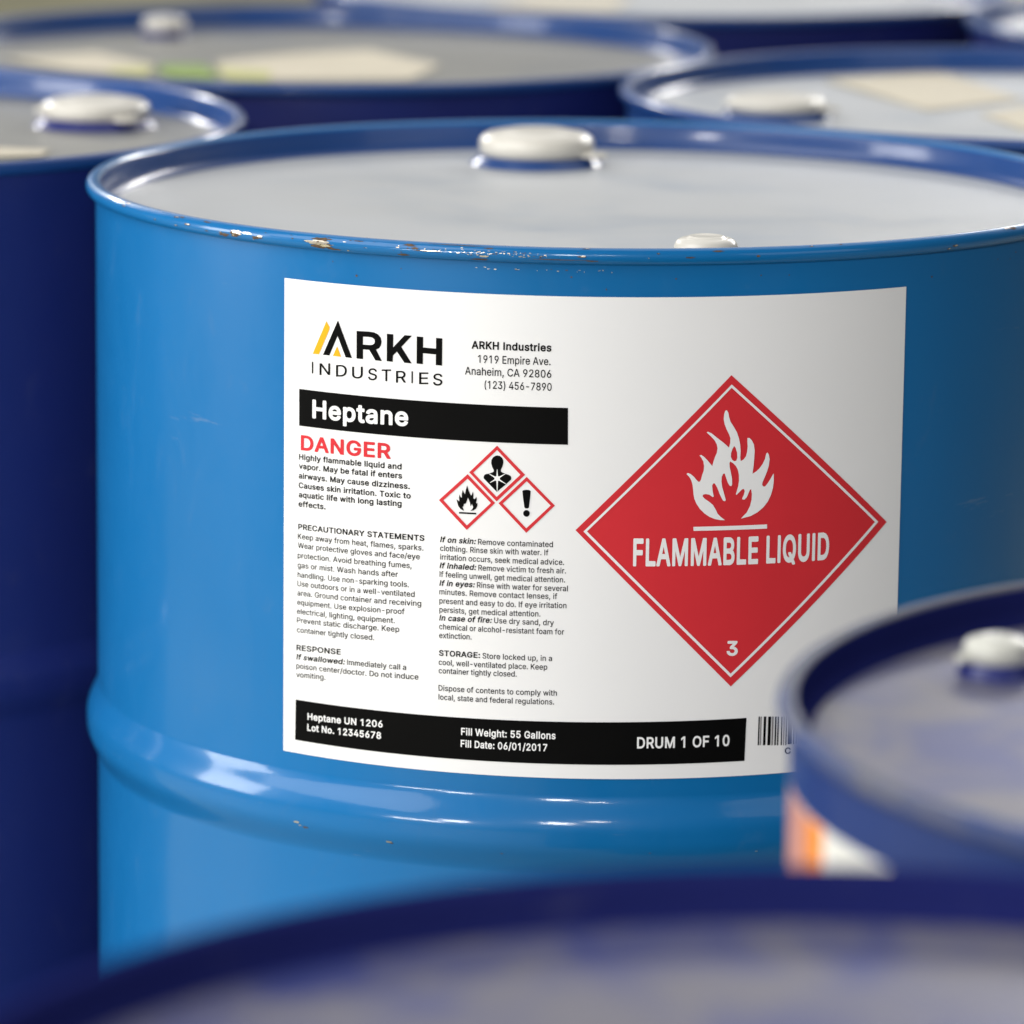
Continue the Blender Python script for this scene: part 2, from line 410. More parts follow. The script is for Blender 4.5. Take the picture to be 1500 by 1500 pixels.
# ---- type outlines (advance, contours), set lines, printed outlines; all in mm on the label
GLYPHS = {
 'l': {
  ' ': (0.19617740001678466, []),
  '(': (0.2815, [[85, -50, 89, -51, 119, -51, 121, -48, 101, 0, 89, 34, 82, 66, 79, 102, 81, 138, 88, 174, 102, 222, 121, 268, 121, 272, 119, 273, 87, 273, 81, 264, 69, 238, 56, 202, 47, 164, 42, 132, 41, 90, 44, 64, 49, 40, 61, 0, 72, -24]]),
  ')': (0.2815, [[16, -50, 19, -51, 39, -51, 49, -51, 51, -50, 65, -24, 80, 12, 90, 50, 94, 78, 95, 104, 94, 132, 86, 182, 77, 212, 67, 240, 56, 264, 49, 273, 19, 273, 15, 270, 34, 224, 46, 184, 55, 138, 57, 104, 55, 72, 48, 36, 36, 0, 16, -46]]),
  ',': (0.1962, [[16, -62, 19, -63, 43, -63, 45, -62, 72, 34, 71, 38, 35, 39, 31, 37]]),
  '-': (0.4615, [[54, 92, 57, 90, 169, 90, 172, 94, 172, 124, 167, 126, 57, 126, 54, 122]]),
  '.': (0.1962, [[39, -4, 49, -6, 59, -3, 67, 2, 73, 12, 74, 22, 72, 32, 66, 40, 57, 45, 47, 47, 37, 45, 29, 39, 23, 30, 21, 20, 24, 10, 29, 2]]),
  '/': (0.2576, [[4, -40, 7, -42, 35, -42, 39, -38, 120, 264, 119, 269, 89, 270, 86, 268, 4, -36]]),
  '0': (0.4615, [[97, -5, 122, -7, 140, -3, 156, 4, 170, 15, 182, 29, 192, 47, 201, 77, 205, 101, 206, 141, 203, 167, 198, 191, 187, 217, 176, 233, 158, 249, 140, 257, 122, 261, 104, 261, 86, 257, 70, 250, 52, 234, 40, 217, 31, 199, 25, 177, 22, 153, 21, 115, 23, 89, 28, 67, 36, 45, 49, 23, 62, 10, 78, 0], [108, 29, 98, 31, 87, 37, 78, 47, 70, 60, 61, 91, 58, 137, 63, 175, 67, 189, 74, 202, 84, 215, 92, 221, 102, 225, 114, 226, 126, 225, 138, 219, 147, 211, 156, 197, 162, 181, 166, 165, 168, 139, 168, 117, 164, 81, 159, 65, 151, 49, 142, 39, 133, 33, 120, 29]]),
  '1': (0.4615, [[103, -2, 107, -4, 137, -4, 141, -2, 141, 0, 141, 254, 139, 258, 97, 257, 40, 214, 40, 178, 43, 175, 101, 217, 102, 216]]),
  '2': (0.4615, [[29, -2, 32, -4, 194, -4, 197, -2, 198, 28, 196, 32, 84, 32, 166, 121, 182, 144, 190, 162, 194, 186, 193, 200, 189, 214, 184, 224, 175, 236, 166, 244, 154, 252, 136, 259, 120, 261, 104, 261, 84, 257, 70, 251, 58, 243, 48, 234, 37, 218, 30, 196, 29, 180, 32, 178, 65, 178, 67, 180, 69, 198, 77, 212, 91, 222, 108, 226, 128, 224, 144, 215, 154, 201, 156, 182, 152, 164, 138, 143, 29, 26]]),
  '3': (0.4615, [[90, -5, 108, -7, 126, -6, 142, -2, 156, 3, 168, 11, 180, 21, 188, 31, 195, 45, 200, 65, 199, 87, 194, 103, 185, 119, 174, 130, 156, 141, 140, 146, 120, 149, 189, 229, 190, 255, 188, 257, 36, 258, 32, 256, 31, 227, 34, 223, 136, 222, 136, 221, 76, 152, 75, 125, 78, 120, 108, 120, 126, 117, 138, 113, 148, 105, 157, 93, 161, 77, 160, 61, 154, 48, 144, 38, 132, 32, 118, 29, 100, 29, 84, 33, 70, 42, 62, 52, 58, 67, 56, 69, 22, 69, 18, 67, 23, 43, 28, 33, 37, 21, 46, 13, 59, 5, 72, -1]]),
  '4': (0.4615, [[138, -2, 142, -4, 174, -2, 175, 48, 178, 49, 206, 49, 210, 52, 210, 82, 209, 84, 175, 86, 174, 161, 142, 162, 138, 160, 137, 88, 136, 85, 62, 85, 60, 86, 158, 252, 158, 256, 156, 258, 124, 258, 120, 256, 16, 80, 16, 52, 20, 49, 136, 49, 137, 48]]),
  '5': (0.4615, [[93, -5, 112, -7, 134, -4, 156, 4, 170, 14, 184, 30, 193, 49, 198, 67, 199, 89, 195, 111, 185, 133, 171, 149, 154, 161, 132, 169, 110, 170, 90, 167, 72, 158, 78, 221, 80, 223, 184, 223, 187, 227, 187, 245, 187, 255, 184, 258, 48, 258, 44, 255, 31, 125, 34, 123, 64, 119, 78, 128, 92, 133, 108, 135, 124, 133, 136, 128, 147, 119, 156, 105, 159, 93, 160, 71, 152, 51, 138, 37, 120, 29, 100, 29, 82, 37, 70, 49, 66, 57, 64, 67, 62, 69, 30, 69, 27, 67, 28, 53, 32, 41, 38, 29, 46, 19, 56, 10, 68, 3]]),
  '6': (0.4615, [[96, -5, 114, -7, 130, -6, 144, -2, 158, 5, 170, 14, 182, 27, 190, 41, 195, 55, 198, 79, 196, 101, 188, 121, 176, 138, 160, 150, 140, 158, 118, 161, 99, 159, 164, 252, 164, 255, 162, 258, 126, 258, 123, 257, 53, 153, 40, 129, 32, 107, 29, 89, 29, 73, 33, 51, 40, 35, 51, 19, 64, 8, 78, 0], [106, 28, 88, 35, 74, 49, 67, 67, 67, 89, 73, 107, 86, 121, 104, 128, 122, 128, 138, 123, 152, 109, 157, 99, 159, 89, 159, 69, 153, 51, 141, 37, 126, 29]]),
  '7': (0.4615, [[46, -2, 49, -4, 83, -3, 85, -2, 198, 222, 199, 254, 197, 257, 31, 258, 28, 256, 28, 226, 31, 223, 156, 222, 46, 2]]),
  '8': (0.4615, [[93, -5, 114, -7, 132, -6, 152, -1, 168, 7, 182, 17, 192, 29, 199, 43, 204, 61, 202, 85, 194, 104, 181, 121, 162, 133, 180, 149, 191, 169, 194, 191, 193, 203, 190, 215, 180, 232, 166, 245, 148, 255, 128, 260, 112, 261, 92, 259, 78, 255, 65, 249, 52, 238, 42, 227, 36, 215, 32, 199, 32, 183, 37, 163, 48, 147, 65, 133, 53, 127, 44, 119, 35, 109, 29, 99, 24, 85, 23, 73, 23, 61, 26, 47, 34, 29, 50, 13, 72, 0], [104, 29, 82, 35, 68, 47, 64, 55, 61, 65, 62, 75, 64, 85, 68, 93, 75, 101, 92, 111, 114, 114, 136, 110, 150, 102, 160, 89, 165, 73, 162, 55, 154, 42, 140, 33, 124, 29], [108, 149, 90, 154, 77, 165, 70, 181, 71, 199, 78, 212, 90, 221, 106, 226, 126, 225, 140, 219, 151, 209, 156, 195, 155, 177, 149, 165, 138, 155, 124, 149]]),
  '9': (0.4615, [[62, -2, 66, -4, 100, -4, 103, -2, 173, 102, 186, 126, 194, 146, 198, 166, 198, 182, 195, 198, 187, 218, 178, 232, 168, 242, 152, 253, 138, 258, 122, 261, 104, 261, 84, 257, 70, 250, 58, 242, 46, 230, 36, 214, 31, 200, 28, 176, 31, 154, 38, 134, 50, 117, 67, 104, 86, 97, 108, 94, 127, 96, 62, 2], [106, 126, 88, 132, 74, 146, 69, 156, 67, 166, 67, 186, 74, 205, 86, 218, 94, 223, 104, 226, 122, 226, 138, 220, 152, 206, 159, 188, 160, 166, 153, 148, 141, 134, 126, 127]]),
  'A': (0.4881, [[5, -2, 8, -4, 42, -4, 45, -2, 69, 66, 72, 68, 168, 68, 170, 66, 195, -2, 198, -4, 232, -3, 234, -2, 234, 2, 140, 257, 100, 258, 98, 256, 5, 2], [84, 103, 83, 104, 83, 106, 118, 212, 120, 213, 157, 104, 154, 103]]),
  'C': (0.5185, [[114, -5, 140, -7, 160, -4, 182, 3, 198, 12, 213, 25, 226, 43, 235, 61, 240, 79, 239, 83, 236, 84, 202, 83, 193, 61, 178, 45, 158, 34, 134, 30, 112, 33, 94, 41, 78, 55, 65, 75, 60, 91, 56, 109, 55, 137, 58, 157, 63, 175, 73, 193, 83, 205, 98, 216, 112, 221, 126, 224, 142, 224, 156, 221, 172, 214, 186, 203, 196, 189, 202, 171, 236, 171, 240, 173, 237, 187, 230, 205, 223, 217, 212, 231, 198, 242, 184, 250, 170, 256, 152, 260, 124, 261, 102, 257, 82, 250, 64, 238, 44, 218, 32, 199, 23, 177, 18, 153, 17, 127, 20, 91, 27, 67, 37, 47, 50, 29, 72, 10, 92, 0]]),
  'D': (0.5106, [[27, -2, 30, -4, 110, -3, 146, 0, 168, 8, 186, 18, 202, 32, 214, 48, 224, 68, 233, 102, 234, 128, 231, 164, 224, 188, 214, 207, 196, 229, 178, 242, 158, 251, 126, 257, 30, 258, 27, 256], [66, 32, 66, 222, 120, 222, 136, 220, 152, 214, 165, 206, 178, 193, 186, 179, 192, 164, 195, 146, 196, 118, 193, 98, 186, 76, 178, 62, 169, 52, 158, 44, 144, 38, 118, 32]]),
  'E': (0.427, [[27, -2, 30, -4, 186, -4, 190, -2, 191, 28, 188, 32, 68, 32, 66, 32, 66, 34, 66, 110, 178, 111, 181, 114, 181, 132, 181, 144, 178, 146, 66, 147, 66, 222, 188, 223, 190, 226, 190, 248, 188, 257, 30, 258, 27, 256]]),
  'G': (0.5287, [[115, -5, 136, -7, 162, -4, 182, 3, 198, 11, 212, 23, 228, 43, 236, 61, 241, 81, 242, 127, 240, 131, 142, 131, 138, 129, 138, 99, 140, 96, 202, 96, 204, 95, 202, 81, 198, 69, 189, 55, 179, 45, 166, 36, 148, 31, 128, 30, 114, 33, 100, 38, 88, 45, 77, 57, 66, 73, 60, 89, 56, 109, 55, 137, 58, 157, 62, 173, 70, 189, 82, 204, 94, 214, 106, 220, 124, 224, 140, 224, 154, 222, 170, 215, 183, 205, 193, 191, 202, 171, 236, 171, 240, 173, 238, 187, 231, 205, 220, 221, 209, 233, 198, 242, 182, 251, 164, 257, 146, 261, 122, 261, 100, 257, 82, 250, 64, 239, 48, 224, 32, 199, 23, 177, 18, 153, 17, 127, 20, 91, 27, 67, 37, 47, 50, 29, 72, 10, 92, 0]]),
  'I': (0.1954, [[27, -2, 30, -4, 62, -4, 66, 0, 66, 254, 66, 256, 62, 258, 30, 258, 26, 254]]),
  'K': (0.4751, [[27, -2, 30, -4, 62, -4, 65, -2, 66, 82, 98, 116, 184, -3, 224, -4, 227, -2, 227, 2, 126, 144, 226, 251, 228, 254, 226, 257, 180, 257, 94, 164, 66, 132, 65, 256, 62, 258, 36, 258, 30, 258, 27, 256]]),
  'N': (0.5318, [[27, -2, 30, -4, 62, -4, 66, 0, 65, 194, 66, 197, 98, 144, 191, -2, 194, -4, 232, -3, 234, -2, 234, 257, 200, 258, 196, 256, 196, 254, 196, 57, 178, 88, 71, 256, 68, 258, 38, 258, 30, 258, 27, 256]]),
  'P': (0.4529, [[27, -2, 30, -4, 62, -4, 65, -2, 66, 89, 128, 90, 154, 95, 168, 101, 180, 109, 190, 119, 197, 130, 203, 144, 207, 160, 208, 180, 205, 196, 198, 216, 190, 228, 180, 238, 168, 247, 152, 253, 128, 257, 30, 258, 27, 256], [66, 125, 66, 222, 128, 222, 144, 217, 157, 208, 166, 192, 169, 170, 164, 150, 154, 136, 142, 129, 128, 125]]),
  'R': (0.4574, [[27, -2, 30, -4, 62, -4, 65, -2, 66, 95, 120, 95, 122, 94, 174, -2, 214, -3, 217, -2, 217, 2, 162, 102, 181, 114, 195, 128, 203, 146, 208, 168, 207, 192, 201, 212, 190, 230, 174, 244, 154, 253, 128, 258, 30, 258, 27, 256], [66, 132, 66, 222, 116, 223, 134, 221, 148, 216, 160, 206, 168, 190, 169, 170, 164, 152, 154, 141, 142, 134, 128, 132]]),
  'S': (0.455, [[91, -6, 111, -8, 131, -7, 149, -3, 169, 5, 181, 14, 193, 26, 202, 42, 206, 56, 207, 76, 204, 92, 197, 106, 185, 119, 173, 127, 157, 135, 83, 159, 70, 168, 63, 178, 61, 188, 62, 196, 69, 210, 85, 221, 107, 226, 131, 224, 149, 216, 161, 204, 167, 186, 199, 185, 203, 187, 203, 198, 199, 214, 192, 226, 183, 236, 171, 246, 159, 252, 131, 260, 97, 260, 81, 257, 61, 249, 47, 240, 35, 227, 28, 214, 24, 200, 23, 178, 27, 162, 35, 148, 46, 138, 71, 123, 147, 99, 161, 90, 168, 80, 169, 70, 168, 62, 165, 53, 159, 45, 151, 38, 141, 33, 117, 28, 93, 30, 73, 38, 61, 51, 57, 60, 55, 70, 53, 72, 17, 71, 16, 68, 16, 62, 20, 46, 26, 34, 37, 18, 49, 9, 61, 2, 77, -4]]),
  'T': (0.457, [[93, -2, 96, -3, 128, -4, 132, 0, 132, 222, 210, 223, 212, 226, 212, 248, 212, 254, 210, 258, 16, 258, 13, 256, 12, 226, 14, 223, 92, 222]]),
  'U': (0.5256, [[109, -6, 130, -8, 148, -6, 176, 1, 190, 8, 204, 19, 215, 32, 223, 46, 229, 62, 232, 86, 232, 254, 230, 258, 196, 258, 193, 256, 193, 88, 192, 78, 188, 64, 179, 50, 164, 37, 148, 31, 130, 29, 110, 31, 94, 38, 80, 49, 71, 62, 67, 74, 66, 88, 65, 256, 62, 258, 36, 258, 30, 258, 27, 256, 27, 86, 30, 60, 40, 37, 48, 26, 60, 15, 84, 1]]),
  'W': (0.6946, [[75, -2, 78, -4, 114, -4, 118, -2, 170, 193, 172, 195, 225, -2, 228, -4, 264, -4, 268, -2, 338, 256, 334, 258, 308, 258, 300, 258, 299, 256, 246, 49, 192, 257, 154, 258, 150, 256, 96, 50, 44, 256, 40, 258, 6, 257, 5, 252]]),
  'a': (0.3976, [[64, -6, 85, -8, 105, -4, 121, 4, 133, 15, 135, 12, 135, 0, 137, -3, 169, -3, 172, 0, 172, 126, 170, 146, 164, 162, 156, 174, 145, 183, 129, 191, 111, 195, 93, 196, 75, 193, 59, 189, 45, 182, 33, 172, 25, 162, 18, 148, 17, 145, 19, 142, 51, 134, 61, 148, 71, 156, 85, 161, 101, 162, 113, 160, 121, 156, 128, 150, 132, 142, 134, 128, 131, 121, 121, 118, 71, 111, 49, 105, 29, 94, 21, 86, 16, 78, 12, 64, 12, 48, 14, 36, 19, 24, 27, 12, 37, 4, 51, -3], [73, 27, 59, 33, 52, 42, 50, 56, 52, 64, 55, 68, 63, 74, 75, 78, 134, 88, 133, 60, 129, 49, 122, 40, 113, 33, 101, 28, 85, 26]]),
  'b': (0.4328, [[99, -6, 122, -7, 145, -2, 164, 9, 180, 27, 191, 48, 197, 74, 198, 104, 194, 132, 185, 154, 174, 169, 158, 183, 138, 192, 114, 196, 92, 193, 74, 183, 62, 170, 60, 172, 60, 256, 56, 258, 26, 258, 23, 254, 23, 0, 26, -4, 58, -3, 60, 21, 76, 4, 88, -3], [100, 28, 90, 31, 82, 36, 74, 44, 68, 54, 61, 76, 61, 108, 66, 131, 72, 142, 79, 150, 94, 159, 104, 161, 116, 161, 134, 155, 144, 147, 151, 138, 159, 114, 160, 82, 153, 56, 147, 46, 140, 38, 132, 32, 122, 28, 110, 27]]),
  'c': (0.4041, [[86, -6, 103, -8, 119, -6, 135, -2, 149, 4, 161, 12, 171, 23, 179, 35, 185, 50, 183, 54, 151, 62, 141, 44, 131, 34, 117, 28, 99, 27, 87, 29, 75, 35, 65, 46, 59, 56, 52, 82, 53, 112, 57, 128, 62, 138, 70, 148, 79, 155, 87, 159, 99, 161, 111, 161, 123, 158, 131, 154, 139, 147, 148, 130, 151, 127, 181, 135, 184, 138, 175, 160, 161, 176, 143, 187, 121, 194, 103, 196, 87, 194, 71, 190, 55, 182, 43, 172, 30, 156, 22, 140, 16, 122, 14, 102, 15, 76, 18, 58, 25, 40, 37, 22, 50, 10, 65, 1]]),
  'd': (0.4328, [[81, -6, 103, -7, 123, -3, 139, 6, 151, 20, 153, 18, 153, 0, 155, -3, 185, -4, 189, -1, 189, 254, 187, 258, 155, 258, 152, 256, 151, 169, 139, 182, 123, 192, 103, 196, 81, 194, 61, 187, 43, 174, 31, 160, 21, 140, 15, 114, 14, 94, 16, 66, 24, 42, 33, 26, 47, 10, 61, 1], [93, 28, 83, 31, 74, 36, 67, 43, 60, 54, 53, 78, 52, 108, 59, 134, 71, 150, 87, 159, 107, 161, 117, 159, 127, 155, 136, 148, 143, 138, 151, 114, 152, 82, 146, 58, 140, 46, 133, 38, 117, 29, 107, 27]]),
  'e': (0.4123, [[88, -6, 119, -7, 137, -3, 151, 3, 163, 11, 174, 22, 182, 34, 186, 46, 183, 49, 151, 56, 143, 42, 133, 33, 119, 28, 101, 27, 89, 29, 77, 34, 67, 42, 59, 54, 53, 70, 52, 80, 53, 81, 185, 81, 189, 84, 189, 106, 186, 128, 181, 144, 173, 160, 161, 174, 148, 184, 133, 191, 113, 195, 93, 195, 77, 192, 63, 187, 49, 178, 37, 166, 25, 148, 18, 130, 15, 112, 14, 84, 16, 66, 22, 48, 28, 34, 39, 20, 56, 6, 71, -2], [53, 114, 53, 120, 57, 132, 68, 148, 83, 158, 103, 162, 121, 158, 135, 149, 145, 134, 150, 116, 149, 114]]),
  'f': (0.2621, [[37, -2, 41, -4, 71, -3, 74, 0, 74, 158, 75, 160, 115, 160, 118, 164, 117, 192, 75, 193, 75, 216, 79, 226, 85, 231, 97, 233, 113, 231, 116, 232, 125, 260, 123, 263, 119, 265, 103, 268, 87, 268, 71, 265, 59, 259, 47, 248, 40, 236, 37, 222, 37, 194, 3, 193, 0, 190, 0, 164, 1, 161, 35, 160, 37, 158]]),
  'g': (0.4335, [[83, -77, 103, -79, 119, -78, 147, -71, 159, -65, 169, -57, 178, -47, 184, -35, 188, -21, 190, -3, 190, 189, 187, 193, 155, 193, 153, 191, 153, 171, 151, 170, 137, 184, 119, 193, 97, 196, 75, 193, 60, 187, 43, 174, 32, 161, 21, 141, 16, 123, 14, 105, 14, 87, 16, 69, 25, 43, 33, 30, 43, 19, 55, 10, 69, 4, 83, 0, 103, -1, 115, 1, 127, 4, 141, 14, 151, 25, 152, 23, 152, -9, 149, -21, 143, -31, 129, -40, 109, -45, 95, -45, 83, -43, 67, -34, 51, -17, 22, -33, 23, -37, 29, -47, 43, -61, 61, -71], [89, 35, 79, 38, 71, 44, 63, 53, 58, 63, 52, 85, 53, 115, 61, 137, 74, 153, 91, 160, 113, 160, 123, 157, 131, 152, 139, 144, 145, 135, 150, 121, 152, 109, 151, 77, 143, 55, 130, 41, 113, 34, 101, 33]]),
  'h': (0.4184, [[23, -2, 26, -4, 56, -4, 60, -2, 60, 114, 62, 130, 68, 143, 78, 153, 90, 159, 104, 161, 118, 159, 130, 153, 138, 144, 143, 132, 144, 118, 145, -2, 148, -4, 178, -4, 182, 0, 182, 128, 179, 148, 173, 162, 164, 175, 154, 184, 138, 192, 120, 195, 100, 195, 86, 191, 74, 184, 62, 173, 60, 174, 60, 254, 60, 256, 56, 258, 26, 258, 23, 254]]),
  'i': (0.175, [[23, -2, 27, -4, 57, -4, 60, 0, 60, 190, 57, 193, 27, 193, 23, 190], [40, 218, 49, 219, 57, 223, 64, 230, 66, 238, 66, 248, 62, 256, 55, 262, 45, 265, 35, 264, 27, 260, 21, 254, 17, 244, 18, 234, 23, 227, 31, 220]]),
  'k': (0.3891, [[23, -2, 26, -4, 56, -4, 60, -2, 60, 68, 76, 83, 144, -2, 148, -4, 186, -3, 190, 0, 105, 108, 182, 187, 183, 192, 180, 193, 140, 193, 62, 113, 60, 116, 60, 254, 60, 256, 56, 258, 26, 258, 23, 254]]),
  'l': (0.1834, [[25, -2, 28, -4, 60, -4, 64, 0, 64, 254, 62, 258, 60, 259, 28, 259, 24, 256]]),
  'm': (0.6182, [[23, -2, 26, -4, 56, -4, 60, -2, 60, 118, 62, 132, 67, 144, 76, 154, 86, 159, 100, 162, 110, 160, 120, 156, 128, 148, 133, 138, 134, -2, 138, -4, 168, -3, 170, -2, 172, 134, 177, 146, 185, 154, 194, 159, 208, 162, 222, 160, 232, 155, 239, 148, 243, 138, 245, -2, 248, -4, 280, -3, 282, 0, 282, 134, 278, 154, 270, 171, 262, 180, 250, 189, 238, 194, 224, 196, 204, 195, 188, 190, 172, 180, 158, 166, 151, 178, 142, 186, 134, 191, 122, 195, 104, 196, 88, 193, 73, 184, 60, 171, 58, 192, 24, 192, 23, 188]]),
  'n': (0.4181, [[23, -2, 26, -4, 56, -4, 60, -2, 60, 114, 62, 130, 68, 143, 78, 153, 90, 159, 104, 161, 118, 159, 130, 153, 138, 144, 143, 132, 144, 118, 145, -2, 148, -4, 178, -4, 181, -2, 181, 136, 178, 150, 173, 162, 166, 173, 154, 184, 144, 190, 132, 194, 114, 196, 100, 195, 78, 187, 68, 179, 60, 170, 58, 192, 26, 193, 24, 192]]),
  'o': (0.4236, [[86, -6, 103, -8, 121, -6, 137, -2, 152, 6, 165, 16, 178, 32, 186, 48, 191, 66, 194, 92, 193, 114, 189, 132, 179, 154, 169, 168, 153, 182, 137, 190, 121, 194, 103, 196, 87, 194, 71, 190, 55, 182, 43, 172, 30, 156, 22, 140, 16, 122, 14, 102, 15, 76, 18, 58, 25, 40, 37, 22, 50, 10, 65, 1], [93, 28, 83, 31, 75, 36, 65, 46, 59, 56, 52, 82, 53, 112, 61, 136, 67, 145, 75, 153, 83, 157, 93, 160, 115, 160, 125, 157, 133, 152, 143, 142, 149, 132, 155, 106, 155, 76, 147, 52, 133, 36, 125, 31, 115, 28]]),
  'p': (0.4328, [[23, -73, 26, -75, 52, -75, 60, -73, 60, 17, 62, 18, 74, 6, 90, -4, 108, -7, 130, -6, 146, -1, 164, 9, 176, 21, 188, 41, 194, 59, 198, 85, 198, 105, 194, 131, 188, 147, 179, 163, 166, 177, 152, 187, 130, 194, 114, 196, 98, 194, 88, 191, 76, 185, 60, 168, 58, 192, 26, 193, 23, 191], [98, 28, 87, 33, 79, 39, 71, 49, 66, 59, 60, 83, 61, 115, 70, 139, 82, 153, 90, 158, 100, 161, 120, 160, 130, 157, 138, 152, 146, 144, 152, 135, 157, 123, 160, 107, 159, 77, 152, 54, 146, 45, 138, 36, 130, 31, 120, 28, 110, 27]]),
  'q': (0.4328, [[153, -73, 155, -75, 185, -75, 189, -73, 189, -71, 189, 191, 185, 193, 155, 193, 153, 191, 153, 171, 151, 169, 137, 184, 119, 193, 97, 196, 75, 193, 59, 186, 43, 174, 32, 161, 21, 141, 16, 123, 14, 103, 15, 75, 18, 57, 27, 35, 41, 16, 55, 4, 75, -5, 97, -8, 119, -5, 137, 5, 151, 20], [89, 29, 79, 33, 71, 39, 59, 56, 52, 83, 53, 113, 60, 135, 67, 146, 74, 153, 91, 160, 113, 160, 123, 157, 133, 151, 140, 143, 145, 134, 149, 121, 152, 107, 151, 75, 143, 51, 137, 43, 129, 35, 121, 30, 111, 28, 101, 27]]),
  'r': (0.2675, [[23, -2, 26, -4, 56, -4, 60, -2, 60, 118, 62, 132, 70, 146, 84, 156, 98, 159, 122, 158, 124, 159, 125, 192, 122, 195, 100, 196, 84, 192, 70, 184, 60, 173, 58, 192, 26, 193, 24, 192]]),
  's': (0.3734, [[72, -6, 90, -8, 106, -7, 120, -4, 136, 2, 148, 10, 156, 18, 164, 30, 168, 42, 169, 60, 166, 72, 160, 83, 151, 92, 130, 104, 74, 119, 64, 125, 59, 132, 58, 142, 63, 152, 74, 159, 88, 162, 104, 162, 116, 158, 124, 150, 132, 136, 134, 135, 164, 142, 165, 146, 162, 156, 150, 175, 136, 186, 118, 193, 102, 195, 86, 195, 68, 193, 56, 188, 42, 180, 33, 172, 25, 160, 21, 148, 20, 130, 23, 118, 30, 106, 38, 98, 50, 90, 64, 84, 116, 71, 124, 66, 129, 58, 130, 46, 124, 37, 112, 30, 96, 26, 76, 28, 64, 33, 56, 41, 48, 57, 16, 50, 14, 46, 20, 30, 32, 13, 50, 1]]),
  't': (0.2358, [[68, -4, 95, -5, 107, -3, 110, 0, 103, 29, 83, 29, 73, 31, 68, 38, 67, 48, 66, 158, 67, 160, 103, 160, 105, 164, 105, 190, 101, 193, 67, 193, 66, 238, 31, 239, 29, 236, 29, 194, 1, 192, 0, 164, 3, 160, 27, 160, 29, 158, 29, 46, 30, 32, 35, 19, 43, 9, 55, 0]]),
  'u': (0.4184, [[75, -5, 92, -6, 112, -3, 130, 5, 144, 19, 146, -1, 148, -3, 178, -4, 182, -1, 182, 189, 180, 193, 148, 193, 145, 191, 144, 75, 142, 59, 136, 46, 126, 36, 114, 31, 100, 29, 84, 31, 74, 37, 67, 45, 62, 57, 60, 71, 60, 191, 56, 193, 32, 193, 26, 193, 23, 191, 23, 69, 26, 41, 34, 23, 46, 9, 60, 0]]),
  'v': (0.3976, [[78, -2, 83, -4, 113, -4, 116, -2, 189, 188, 189, 191, 187, 193, 150, 192, 108, 78, 99, 47, 97, 45, 88, 74, 45, 192, 15, 193, 6, 192, 6, 188]]),
  'w': (0.5755, [[66, -2, 69, -4, 99, -4, 102, -2, 141, 137, 181, -2, 185, -4, 217, -2, 275, 188, 275, 192, 241, 193, 237, 192, 199, 53, 197, 56, 161, 191, 157, 193, 123, 192, 85, 51, 46, 192, 17, 193, 9, 192, 8, 188]]),
  'x': (0.387, [[8, -2, 10, -4, 44, -4, 48, -2, 82, 49, 94, 70, 141, -2, 144, -4, 178, -4, 182, -2, 182, 2, 116, 96, 178, 187, 178, 192, 174, 193, 138, 192, 108, 146, 96, 125, 94, 125, 52, 192, 14, 193, 12, 192, 11, 188, 73, 98, 8, 2]]),
  'y': (0.3976, [[29, -75, 51, -76, 71, -71, 86, -61, 99, -45, 105, -31, 189, 187, 189, 191, 187, 193, 153, 193, 150, 191, 97, 44, 88, 73, 45, 191, 43, 193, 15, 193, 9, 193, 6, 191, 6, 187, 77, -1, 69, -25, 60, -37, 51, -41, 31, -39, 28, -41, 20, -69, 22, -73]]),
 },
 'm': {
  ' ': (0.21177740001678466, []),
  '.': (0.2118, [[36, -10, 49, -12, 61, -10, 71, -3, 78, 8, 80, 20, 78, 34, 71, 44, 61, 51, 47, 53, 35, 51, 24, 44, 17, 34, 15, 20, 17, 8, 25, -3]]),
  '/': (0.2732, [[7, -48, 37, -48, 41, -46, 45, -42, 127, 264, 127, 270, 121, 276, 87, 276, 82, 274, 80, 270, -3, -36, -1, -44]]),
  '0': (0.4771, [[93, -11, 114, -13, 142, -9, 160, -1, 175, 11, 188, 26, 198, 45, 208, 75, 211, 99, 213, 129, 210, 167, 205, 191, 194, 219, 182, 237, 167, 251, 144, 263, 124, 267, 104, 267, 84, 263, 66, 255, 51, 243, 38, 227, 26, 203, 19, 179, 15, 155, 14, 127, 16, 89, 21, 65, 29, 43, 40, 24, 58, 5, 75, -5], [102, 36, 92, 41, 84, 49, 77, 61, 71, 75, 65, 107, 65, 147, 71, 179, 82, 203, 89, 211, 98, 217, 108, 219, 118, 220, 128, 217, 138, 211, 146, 201, 153, 187, 158, 171, 161, 149, 161, 107, 155, 75, 150, 61, 142, 48, 134, 41, 124, 36, 114, 35]]),
  '1': (0.4771, [[107, -10, 139, -10, 145, -7, 148, -2, 148, 254, 145, 261, 139, 264, 95, 263, 37, 221, 33, 214, 33, 178, 36, 172, 41, 169, 49, 171, 96, 204, 96, 0, 99, -7]]),
  '2': (0.4771, [[32, -10, 194, -10, 200, -8, 204, -4, 204, 30, 202, 35, 198, 38, 102, 38, 100, 40, 148, 91, 175, 122, 190, 145, 198, 166, 200, 180, 200, 194, 198, 208, 192, 222, 185, 234, 176, 244, 164, 253, 152, 260, 136, 265, 120, 268, 98, 267, 80, 263, 62, 254, 49, 244, 38, 232, 30, 218, 24, 198, 23, 182, 24, 176, 30, 171, 68, 172, 73, 178, 75, 194, 81, 206, 90, 214, 104, 219, 122, 219, 138, 212, 147, 200, 150, 186, 146, 168, 134, 148, 23, 28, 22, -2, 26, -8]]),
